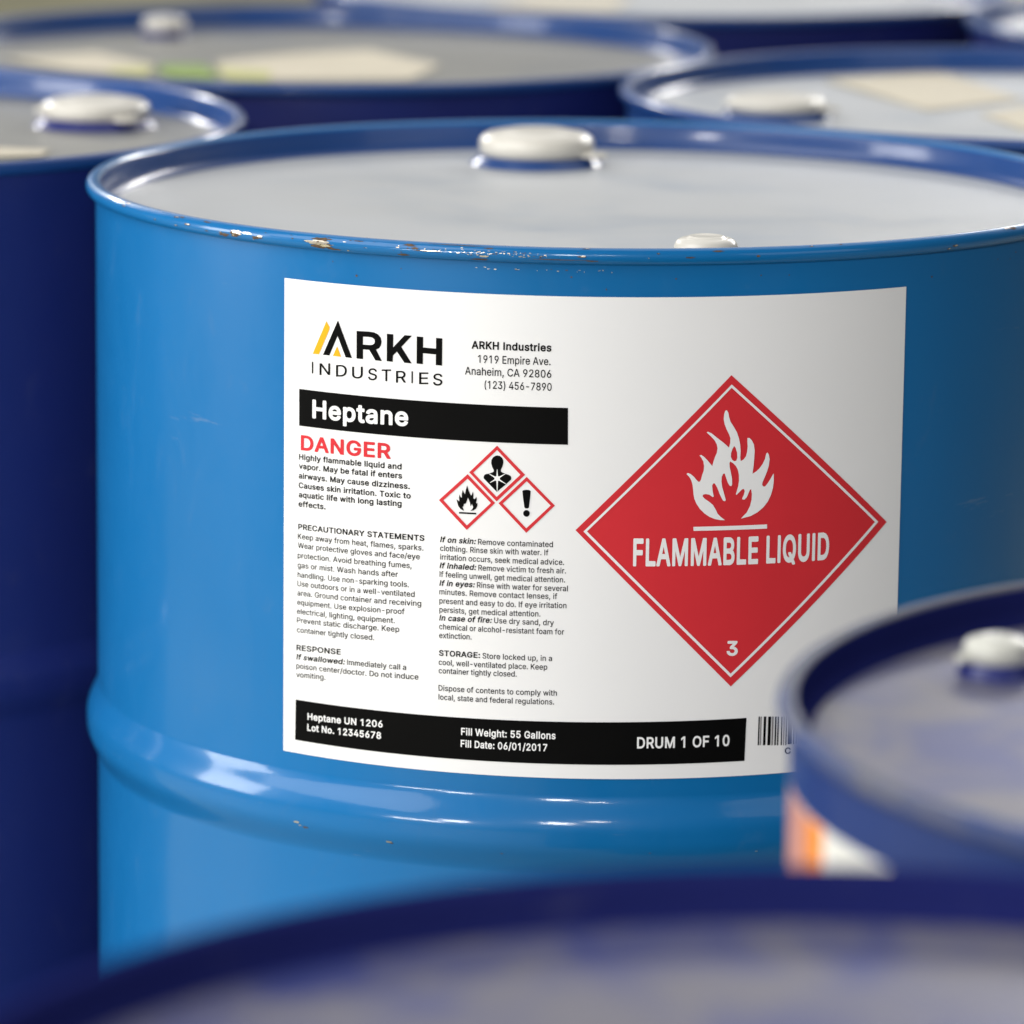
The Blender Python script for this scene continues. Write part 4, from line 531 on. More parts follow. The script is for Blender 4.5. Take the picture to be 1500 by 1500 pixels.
  'A': (0.5097, [[5, -12, 42, -12, 50, -10, 54, -4, 76, 58, 78, 59, 162, 59, 186, -4, 190, -10, 196, -12, 232, -12, 238, -11, 242, -6, 243, 4, 150, 258, 144, 265, 138, 267, 100, 267, 94, 265, 90, 260, -4, 4, -3, -6], [96, 112, 96, 114, 118, 181, 120, 182, 144, 112]]),
  'B': (0.4861, [[27, -12, 124, -12, 154, -10, 170, -5, 190, 5, 202, 15, 211, 28, 217, 40, 220, 54, 221, 74, 219, 90, 215, 102, 208, 114, 198, 126, 187, 134, 200, 147, 208, 164, 211, 182, 210, 202, 205, 220, 197, 234, 184, 247, 170, 256, 148, 264, 122, 267, 30, 267, 24, 265, 19, 260, 18, 254, 18, 0, 20, -7], [76, 41, 75, 44, 75, 100, 76, 103, 124, 103, 138, 101, 153, 94, 162, 82, 165, 72, 164, 60, 159, 52, 150, 45, 130, 41], [76, 155, 75, 158, 75, 212, 76, 213, 132, 212, 144, 208, 152, 200, 155, 190, 155, 178, 150, 169, 142, 161, 134, 158, 124, 155]]),
  'D': (0.5322, [[27, -12, 122, -12, 158, -6, 172, 0, 192, 11, 209, 26, 222, 44, 233, 66, 241, 100, 243, 128, 240, 166, 233, 190, 222, 212, 202, 236, 182, 250, 160, 260, 126, 266, 30, 267, 24, 265, 19, 260, 18, 254, 18, 0, 20, -7], [76, 41, 75, 44, 75, 212, 76, 213, 120, 213, 134, 211, 148, 206, 160, 199, 170, 188, 178, 175, 183, 160, 187, 138, 187, 118, 184, 100, 178, 80, 171, 68, 164, 60, 152, 51, 141, 46, 116, 41]]),
  'E': (0.4486, [[27, -12, 188, -12, 194, -11, 199, -6, 200, 0, 200, 30, 198, 36, 192, 40, 76, 41, 75, 44, 75, 100, 76, 102, 182, 103, 187, 106, 190, 112, 190, 134, 189, 148, 186, 152, 180, 155, 76, 155, 75, 158, 75, 212, 78, 213, 186, 213, 192, 215, 196, 218, 199, 224, 199, 250, 197, 260, 192, 265, 186, 267, 30, 267, 24, 265, 19, 260, 18, 254, 18, 0, 20, -7]]),
  'F': (0.44, [[27, -12, 64, -12, 70, -10, 74, -4, 76, 98, 174, 98, 180, 100, 184, 104, 186, 110, 186, 140, 184, 146, 178, 151, 75, 152, 75, 212, 76, 213, 184, 213, 190, 215, 194, 218, 197, 224, 197, 250, 196, 260, 190, 266, 184, 267, 30, 267, 24, 265, 19, 260, 18, 254, 18, 0, 20, -7]]),
  'G': (0.5503, [[122, -15, 144, -16, 166, -12, 186, -6, 210, 9, 226, 25, 240, 47, 247, 67, 251, 89, 251, 129, 250, 135, 244, 139, 140, 140, 132, 137, 129, 131, 130, 95, 134, 89, 140, 87, 193, 87, 190, 73, 181, 59, 170, 49, 157, 43, 140, 39, 126, 39, 110, 43, 98, 49, 88, 57, 78, 71, 70, 87, 65, 109, 65, 137, 67, 155, 71, 171, 80, 188, 89, 199, 100, 207, 114, 213, 126, 215, 144, 215, 160, 210, 170, 204, 180, 195, 186, 185, 194, 167, 200, 162, 240, 162, 246, 166, 249, 171, 249, 177, 247, 189, 239, 209, 228, 225, 214, 240, 198, 252, 180, 261, 160, 267, 140, 270, 110, 268, 88, 263, 68, 253, 50, 239, 34, 221, 19, 193, 11, 167, 8, 141, 8, 113, 14, 77, 23, 53, 35, 33, 51, 15, 76, -3, 98, -11]]),
  'H': (0.5469, [[27, -12, 64, -12, 70, -10, 74, -4, 75, 102, 78, 103, 182, 103, 184, 102, 184, 0, 185, -6, 190, -11, 196, -12, 230, -12, 238, -8, 241, 0, 241, 254, 240, 260, 236, 264, 230, 267, 196, 267, 190, 265, 185, 260, 184, 254, 184, 160, 182, 157, 76, 157, 75, 160, 75, 254, 73, 260, 68, 265, 62, 267, 28, 267, 20, 262, 18, 254, 18, 0, 20, -7]]),
  'I': (0.217, [[27, -12, 66, -12, 72, -8, 75, -2, 75, 254, 72, 263, 64, 267, 28, 267, 22, 264, 18, 256, 17, 0, 20, -7]]),
  'K': (0.4967, [[27, -12, 64, -12, 70, -10, 73, -6, 75, 0, 75, 78, 98, 102, 178, -10, 186, -12, 224, -12, 230, -11, 234, -8, 237, -2, 235, 6, 138, 144, 234, 247, 237, 256, 232, 264, 224, 267, 182, 267, 174, 264, 76, 158, 75, 160, 75, 254, 73, 260, 68, 265, 62, 267, 28, 267, 20, 262, 18, 254, 18, 0, 20, -7]]),
  'L': (0.423, [[27, -12, 182, -12, 190, -8, 193, -2, 193, 30, 191, 36, 185, 40, 75, 42, 75, 254, 72, 262, 64, 267, 28, 267, 22, 264, 18, 256, 18, 0, 20, -7]]),
  'M': (0.6582, [[27, -12, 64, -12, 70, -9, 73, -4, 74, 140, 131, -4, 136, -10, 142, -12, 172, -12, 180, -8, 238, 137, 240, 132, 240, -4, 245, -10, 252, -12, 286, -12, 293, -8, 296, 0, 296, 254, 295, 260, 292, 264, 284, 267, 238, 267, 232, 265, 228, 262, 158, 80, 86, 262, 78, 267, 40, 267, 28, 267, 20, 262, 18, 254, 18, 0, 20, -7]]),
  'N': (0.5534, [[27, -12, 64, -12, 70, -10, 74, -4, 75, 158, 76, 162, 184, -8, 192, -12, 232, -12, 241, -8, 244, 0, 244, 254, 243, 260, 240, 264, 232, 267, 198, 267, 191, 264, 187, 258, 186, 92, 76, 264, 68, 267, 30, 267, 24, 265, 20, 262, 18, 254, 18, 0, 20, -7]]),
  'Q': (0.5633, [[197, -36, 236, -36, 244, -32, 247, -26, 245, -18, 219, 18, 231, 32, 243, 52, 252, 74, 255, 88, 259, 114, 259, 140, 255, 166, 248, 190, 238, 212, 224, 231, 207, 246, 188, 258, 166, 266, 134, 270, 110, 268, 88, 262, 68, 252, 44, 232, 29, 212, 18, 190, 10, 156, 8, 126, 11, 88, 18, 64, 29, 42, 42, 24, 58, 9, 70, 1, 98, -11, 122, -15, 146, -15, 174, -10, 191, -32], [122, 40, 108, 44, 94, 52, 84, 62, 75, 76, 68, 92, 65, 108, 65, 146, 68, 162, 74, 176, 81, 188, 89, 198, 100, 206, 114, 213, 126, 215, 140, 215, 156, 212, 168, 206, 182, 194, 190, 182, 198, 164, 201, 146, 201, 108, 196, 84, 184, 64, 166, 87, 160, 91, 122, 92, 114, 89, 110, 82, 111, 74, 137, 40]]),
  'R': (0.479, [[27, -12, 64, -12, 70, -10, 73, -6, 75, 0, 75, 84, 76, 86, 116, 86, 166, -6, 170, -11, 176, -12, 214, -12, 220, -11, 225, -6, 226, 0, 225, 6, 175, 98, 197, 116, 210, 138, 215, 152, 217, 168, 217, 184, 215, 200, 209, 216, 198, 235, 186, 246, 172, 255, 148, 264, 126, 267, 30, 267, 24, 265, 19, 260, 18, 254, 18, 0, 20, -7], [76, 140, 75, 142, 75, 176, 75, 212, 76, 213, 132, 212, 144, 208, 154, 200, 159, 188, 160, 172, 157, 158, 149, 148, 140, 143, 128, 141]]),
  'U': (0.5472, [[117, -16, 140, -16, 158, -14, 170, -11, 188, -3, 204, 7, 216, 19, 227, 34, 234, 48, 240, 68, 241, 88, 241, 254, 240, 260, 234, 266, 228, 267, 194, 267, 188, 264, 185, 260, 184, 254, 184, 90, 182, 74, 176, 60, 164, 48, 150, 41, 130, 38, 112, 40, 96, 47, 84, 58, 77, 74, 75, 90, 75, 254, 73, 260, 70, 264, 64, 267, 36, 267, 26, 266, 19, 260, 18, 254, 18, 86, 19, 68, 24, 50, 37, 26, 57, 6, 72, -4, 88, -10]]),
  'a': (0.4192, [[70, -16, 85, -17, 101, -15, 113, -11, 125, -4, 135, -12, 169, -12, 177, -9, 181, -2, 181, 126, 177, 154, 169, 171, 159, 184, 145, 193, 127, 201, 109, 204, 91, 205, 69, 201, 52, 196, 37, 187, 26, 178, 15, 164, 9, 150, 9, 142, 13, 135, 49, 124, 58, 128, 66, 140, 72, 146, 87, 152, 101, 153, 111, 151, 119, 146, 123, 140, 125, 128, 61, 118, 33, 108, 17, 95, 6, 78, 3, 62, 3, 46, 7, 28, 13, 16, 25, 2, 37, -6, 53, -13], [79, 36, 67, 39, 60, 46, 59, 56, 63, 63, 71, 67, 83, 71, 125, 76, 123, 58, 119, 50, 113, 44, 99, 37]]),
  'd': (0.4544, [[88, -16, 105, -16, 121, -14, 131, -10, 143, -2, 149, -10, 155, -12, 189, -12, 195, -8, 198, -4, 198, 254, 196, 262, 191, 266, 155, 267, 149, 265, 145, 261, 143, 256, 143, 194, 141, 192, 123, 201, 105, 204, 81, 203, 65, 199, 49, 191, 35, 179, 21, 161, 13, 144, 6, 116, 5, 84, 9, 56, 17, 36, 31, 14, 48, -2, 65, -11], [91, 37, 83, 41, 77, 46, 66, 62, 61, 84, 62, 112, 69, 132, 79, 145, 93, 152, 111, 152, 119, 149, 127, 144, 138, 128, 143, 106, 142, 76, 136, 58, 125, 43, 111, 37]]),
  'e': (0.4339, [[95, -16, 113, -16, 133, -13, 147, -9, 163, 0, 177, 12, 187, 25, 194, 42, 194, 50, 187, 57, 151, 65, 144, 62, 136, 48, 127, 40, 113, 36, 97, 36, 85, 40, 74, 48, 66, 60, 63, 72, 187, 72, 194, 76, 198, 84, 197, 114, 194, 132, 187, 152, 177, 170, 163, 184, 148, 194, 131, 201, 109, 205, 85, 203, 67, 198, 51, 190, 37, 179, 26, 166, 15, 148, 8, 124, 5, 104, 5, 82, 9, 56, 16, 38, 26, 22, 39, 7, 59, -6, 77, -13], [65, 123, 64, 124, 67, 132, 77, 144, 89, 151, 103, 153, 115, 151, 125, 146, 134, 136, 139, 124]]),
  'i': (0.1966, [[23, -12, 59, -12, 66, -8, 69, -2, 69, 190, 66, 198, 59, 202, 23, 202, 17, 198, 14, 192, 14, 0, 17, -8], [33, 210, 47, 209, 59, 213, 69, 222, 74, 232, 75, 246, 71, 258, 63, 267, 51, 273, 37, 274, 25, 270, 15, 262, 9, 250, 8, 238, 13, 225, 21, 216]]),
  'n': (0.4397, [[23, -12, 58, -12, 64, -10, 68, -6, 69, 0, 69, 112, 71, 126, 75, 136, 82, 145, 92, 150, 104, 152, 114, 151, 124, 146, 131, 138, 135, 128, 136, 0, 137, -6, 142, -11, 148, -12, 180, -12, 186, -10, 190, -6, 191, 0, 190, 138, 185, 158, 178, 172, 170, 182, 159, 192, 140, 201, 114, 205, 90, 201, 68, 192, 64, 199, 56, 202, 24, 202, 19, 200, 16, 196, 14, 190, 14, 0, 16, -7]]),
  'p': (0.4544, [[23, -83, 58, -84, 64, -81, 68, -77, 69, -71, 70, -3, 86, -12, 102, -16, 122, -16, 140, -13, 156, -7, 172, 4, 187, 21, 196, 37, 203, 57, 207, 85, 206, 115, 202, 135, 196, 153, 183, 173, 170, 186, 154, 196, 132, 203, 114, 205, 90, 202, 70, 191, 68, 192, 64, 199, 56, 202, 24, 202, 18, 199, 15, 195, 14, -71, 16, -79], [102, 37, 88, 43, 80, 51, 76, 59, 69, 83, 69, 107, 74, 127, 84, 143, 98, 151, 114, 152, 124, 150, 132, 146, 138, 140, 144, 131, 151, 107, 151, 83, 144, 59, 134, 45, 120, 37]]),
  'r': (0.2891, [[23, -12, 58, -12, 64, -10, 68, -6, 69, 0, 71, 128, 77, 140, 88, 148, 100, 150, 124, 149, 132, 154, 134, 160, 134, 194, 131, 200, 126, 204, 108, 205, 94, 204, 80, 200, 68, 193, 63, 200, 56, 202, 24, 202, 19, 200, 16, 196, 14, 190, 14, 0, 16, -7]]),
  's': (0.395, [[80, -16, 98, -16, 114, -15, 130, -10, 147, -2, 158, 7, 167, 18, 174, 32, 178, 46, 178, 62, 174, 76, 168, 88, 156, 100, 136, 111, 80, 126, 72, 130, 68, 134, 67, 142, 72, 147, 82, 152, 92, 154, 104, 153, 112, 149, 119, 142, 125, 130, 132, 126, 166, 133, 172, 138, 174, 146, 171, 158, 165, 170, 155, 182, 144, 191, 132, 198, 108, 204, 88, 205, 72, 203, 58, 199, 42, 191, 30, 182, 20, 169, 14, 156, 11, 144, 11, 128, 15, 114, 22, 102, 33, 90, 54, 78, 110, 63, 117, 60, 121, 56, 121, 48, 116, 42, 106, 37, 92, 35, 78, 37, 68, 41, 62, 48, 58, 60, 50, 65, 14, 59, 7, 54, 5, 46, 9, 32, 17, 16, 26, 6, 39, -4, 52, -10]]),
  't': (0.2574, [[74, -14, 91, -14, 107, -12, 115, -8, 119, -2, 119, 4, 111, 34, 103, 39, 79, 38, 77, 40, 76, 48, 76, 150, 103, 151, 111, 155, 114, 162, 114, 192, 111, 198, 105, 202, 77, 202, 75, 204, 75, 238, 70, 246, 63, 248, 31, 248, 23, 244, 20, 238, 19, 202, -1, 201, -6, 198, -8, 194, -9, 162, -7, 156, -1, 152, 20, 150, 20, 44, 22, 30, 27, 16, 33, 6, 45, -4, 59, -11]]),
  'u': (0.44, [[82, -15, 108, -13, 122, -9, 136, -2, 140, -9, 148, -12, 180, -12, 186, -10, 190, -5, 191, 189, 190, 195, 184, 201, 178, 202, 146, 202, 140, 199, 137, 195, 136, 189, 136, 77, 134, 63, 130, 53, 122, 44, 112, 39, 100, 38, 90, 39, 80, 44, 74, 51, 70, 61, 69, 189, 68, 195, 62, 201, 56, 202, 24, 202, 19, 199, 15, 195, 14, 189, 14, 69, 15, 53, 18, 37, 27, 17, 40, 2, 58, -9]]),
 },
}
LINES = [
  ('company_address', 'ARKH Industries', 'b', 0, 'k', -69.96, -26.99, (-55.83, -55.78), 4.3),
  ('company_address', '1919 Empire Ave.', 'l', 0, 'k', -66.4, -27.37, (-63.2, -63.07), 4.2),
  ('company_address', 'Anaheim, CA 92806', 'l', 0, 'k', -73.46, -26.91, (-69.91, -69.86), 4.2),
  ('company_address', '(123) 456-7890', 'l', 0, 'k', -62.7, -26.64, (-76.93, -76.85), 4.2),
  ('title_text', 'Heptane', 'b', 0, 'w', -163.56, -105.07, (-100.85, -100.08), 10.3),
  ('danger_word', 'DANGER', 'b', 0, 'r', -171.36, -115.28, (-119.39, -118.77), 8.5),
  ('hazard_statement', 'Highly flammable liquid and', 'm', 0, 'k', -172.53, -108.84, (-124.69, -123.96), 3.25),
  ('hazard_statement', 'vapor. May be fatal if enters', 'm', 0, 'k', -172.52, -108.56, (-129.71, -128.95), 3.25),
  ('hazard_statement', 'airways. May cause dizziness.', 'm', 0, 'k', -172.68, -104.0, (-135.09, -134.31), 3.25),
  ('hazard_statement', 'Causes skin irritation. Toxic to', 'm', 0, 'k', -172.66, -103.45, (-140.42, -139.5), 3.25),
  ('hazard_statement', 'aquatic life with long lasting', 'm', 0, 'k', -172.64, -108.68, (-145.6, -144.22), 3.25),
  ('hazard_statement', 'effects.', 'm', 0, 'k', -172.76, -154.94, (-150.77, -150.39), 3.25),
  ('precautionary_text', 'PRECAUTIONARY STATEMENTS', 'm', 0, 'k', -172.89, -95.41, (-163.42, -162.09), 3.2),
  ('precautionary_text', 'Keep away from heat, flames, sparks.', 'l', 0, 'k', -173.15, -95.87, (-168.69, -167.38), 3.1),
  ('precautionary_text', 'Wear protective gloves and face/eye', 'l', 0, 'k', -173.13, -97.94, (-173.74, -172.42), 3.1),
  ('precautionary_text', 'protection. Avoid breathing fumes,', 'l', 0, 'k', -173.25, -102.62, (-179.35, -177.69), 3.1),
  ('precautionary_text', 'gas or mist. Wash hands after', 'l', 0, 'k', -173.23, -110.53, (-184.79, -183.16), 3.1),
  ('precautionary_text', 'handling. Use non-sparking tools.', 'l', 0, 'k', -173.21, -104.12, (-190.12, -188.25), 3.1),
  ('precautionary_text', 'Use outdoors or in a well-ventilated', 'l', 0, 'k', -173.37, -100.75, (-195.1, -193.35), 3.1),
  ('precautionary_text', 'area. Ground container and receiving', 'l', 0, 'k', -173.35, -96.94, (-200.33, -198.12), 3.1),
  ('precautionary_text', 'equipment. Use explosion-proof', 'l', 0, 'k', -173.47, -106.5, (-205.54, -203.4), 3.1),
  ('precautionary_text', 'electrical, lighting, equipment.', 'l', 0, 'k', -173.59, -112.19, (-210.6, -208.87), 3.1),
  ('precautionary_text', 'Prevent static discharge. Keep', 'l', 0, 'k', -173.58, -109.5, (-215.6, -213.47), 3.1),
  ('precautionary_text', 'container tightly closed.', 'l', 0, 'k', -173.6, -124.33, (-221.0, -219.51), 3.1),
  ('response_text', 'RESPONSE', 'm', 0, 'k', -173.84, -144.77, (-231.12, -229.94), 3.2),
  ('response_text', 'If swallowed:', 'm', 1, 'k', -173.96, -142.47, (-236.23, -235.12), 3.15),
  ('response_text', 'Immediately call a', 'l', 0, 'k', -140.88, -105.34, (-235.05, -234.23), 3.1),
  ('response_text', 'poison center/doctor. Do not induce', 'l', 0, 'k', -173.94, -98.17, (-241.22, -238.89), 3.1),
  ('response_text', 'vomiting.', 'l', 0, 'k', -173.93, -154.6, (-246.22, -245.22), 3.1),
  ('first_aid_text', 'If on skin:', 'm', 1, 'k', -86.48, -66.83, (-162.07, -161.88), 3.15),
  ('first_aid_text', 'Remove contaminated', 'l', 0, 'k', -65.36, -24.78, (-161.95, -161.68), 3.1),
  ('first_aid_text', 'clothing. Rinse skin with water. If', 'l', 0, 'k', -86.44, -27.18, (-166.79, -166.23), 3.1),
  ('first_aid_text', 'irritation occurs, seek medical advice.', 'l', 0, 'k', -86.4, -18.68, (-171.55, -171.22), 3.1),
  ('first_aid_text', 'If inhaled:', 'm', 1, 'k', -86.62, -66.53, (-176.33, -176.13), 3.15),
  ('first_aid_text', 'Remove victim to fresh air.', 'l', 0, 'k', -65.02, -17.63, (-176.15, -175.86), 3.1),
  ('first_aid_text', 'If feeling unwell, get medical attention.', 'l', 0, 'k', -86.58, -18.03, (-181.06, -180.81), 3.1),
  ('first_aid_text', 'If in eyes:', 'm', 1, 'k', -86.65, -67.18, (-186.02, -185.65), 3.15),
  ('first_aid_text', 'Rinse with water for several', 'l', 0, 'k', -65.67, -16.5, (-185.67, -185.59), 3.1),
  ('first_aid_text', 'minutes. Remove contact lenses, if', 'l', 0, 'k', -86.61, -22.09, (-190.72, -190.01), 3.1),
  ('first_aid_text', 'present and easy to do. If eye irritation', 'l', 0, 'k', -86.56, -17.11, (-195.72, -194.9), 3.1),
  ('first_aid_text', 'persists, get medical attention.', 'l', 0, 'k', -86.52, -31.0, (-200.62, -199.93), 3.1),
  ('first_aid_text', 'In case of fire:', 'm', 1, 'k', -86.59, -57.57, (-205.14, -204.63), 3.15),
  ('first_aid_text', 'Use dry sand, dry', 'l', 0, 'k', -56.07, -23.73, (-204.62, -204.57), 3.1),
  ('first_aid_text', 'chemical or alcohol-resistant foam for', 'l', 0, 'k', -86.55, -18.15, (-209.93, -209.41), 3.1),
  ('first_aid_text', 'extinction.', 'l', 0, 'k', -86.5, -68.4, (-214.83, -214.42), 3.1),
  ('storage_text', 'STORAGE:', 'm', 0, 'k', -86.53, -63.64, (-224.66, -224.38), 3.2),
  ('storage_text', 'Store locked up, in a', 'l', 0, 'k', -62.24, -24.46, (-224.48, -224.22), 3.1),
  ('storage_text', 'cool, well-ventilated place. Keep', 'l', 0, 'k', -86.64, -26.94, (-229.66, -229.05), 3.1),
  ('storage_text', 'container tightly closed.', 'l', 0, 'k', -86.59, -43.43, (-234.35, -233.59), 3.1),
  ('storage_text', 'Dispose of contents to comply with', 'l', 0, 'k', -86.62, -21.59, (-243.98, -243.25), 3.1),
  ('storage_text', 'local, state and federal regulations.', 'l', 0, 'k', -86.58, -23.0, (-248.98, -248.16), 3.1),
  ('batch_text', 'Heptane UN 1206', 'm', 0, 'w', -166.04, -118.82, (-269.11, -267.64), 3.9),
  ('batch_text', 'Lot No. 12345678', 'm', 0, 'w', -166.15, -119.71, (-275.29, -274.15), 3.9),
  ('batch_text', 'Fill Weight: 55 Gallons', 'm', 0, 'w', -73.61, -21.93, (-267.65, -267.35), 4.1),
  ('batch_text', 'Fill Date: 06/01/2017', 'm', 0, 'w', -73.77, -26.35, (-274.36, -274.17), 4.1),
  ('batch_text', 'DRUM 1 OF 10', 'm', 0, 'w', 21.97, 72.84, (-271.9, -271.92), 6.3),
  ('flammable_placard', 'FLAMMABLE LIQUID', 'b', 0, 'W', 18.17, 128.49, (-171.51, -172.26), 15.3),
  ('flammable_placard', '3', 'b', 0, 'W', 70.13, 76.4, (-221.79, -221.95), 8.2),
  ('barcode', 'C', 'm', 0, 'k', 104.91, 108.56, (-278.51, -278.64), 3.6),
  ('company_logo', 'I', 't', 0, 'k', -164.22, -163.3, (-76.38, -76.29), 6.4),
  ('company_logo', 'N', 't', 0, 'k', -159.2, -152.39, (-76.77, -76.11), 6.4),
  ('company_logo', 'D', 't', 0, 'k', -148.71, -141.95, (-76.64, -76.03), 6.4),
  ('company_logo', 'U', 't', 0, 'k', -138.73, -132.19, (-76.72, -76.16), 6.4),
  ('company_logo', 'S', 't', 0, 'k', -128.97, -123.69, (-76.82, -76.38), 6.4),
  ('company_logo', 'T', 't', 0, 'k', -120.89, -115.4, (-76.7, -76.28), 6.4),
  ('company_logo', 'R', 't', 0, 'k', -112.46, -106.65, (-76.87, -76.44), 6.4),
  ('company_logo', 'I', 't', 0, 'k', -103.53, -102.72, (-76.49, -76.44), 6.4),
  ('company_logo', 'E', 't', 0, 'k', -99.16, -93.92, (-76.73, -76.38), 6.4),
  ('company_logo', 'S', 't', 0, 'k', -91.2, -86.02, (-76.91, -76.59), 6.4),
]
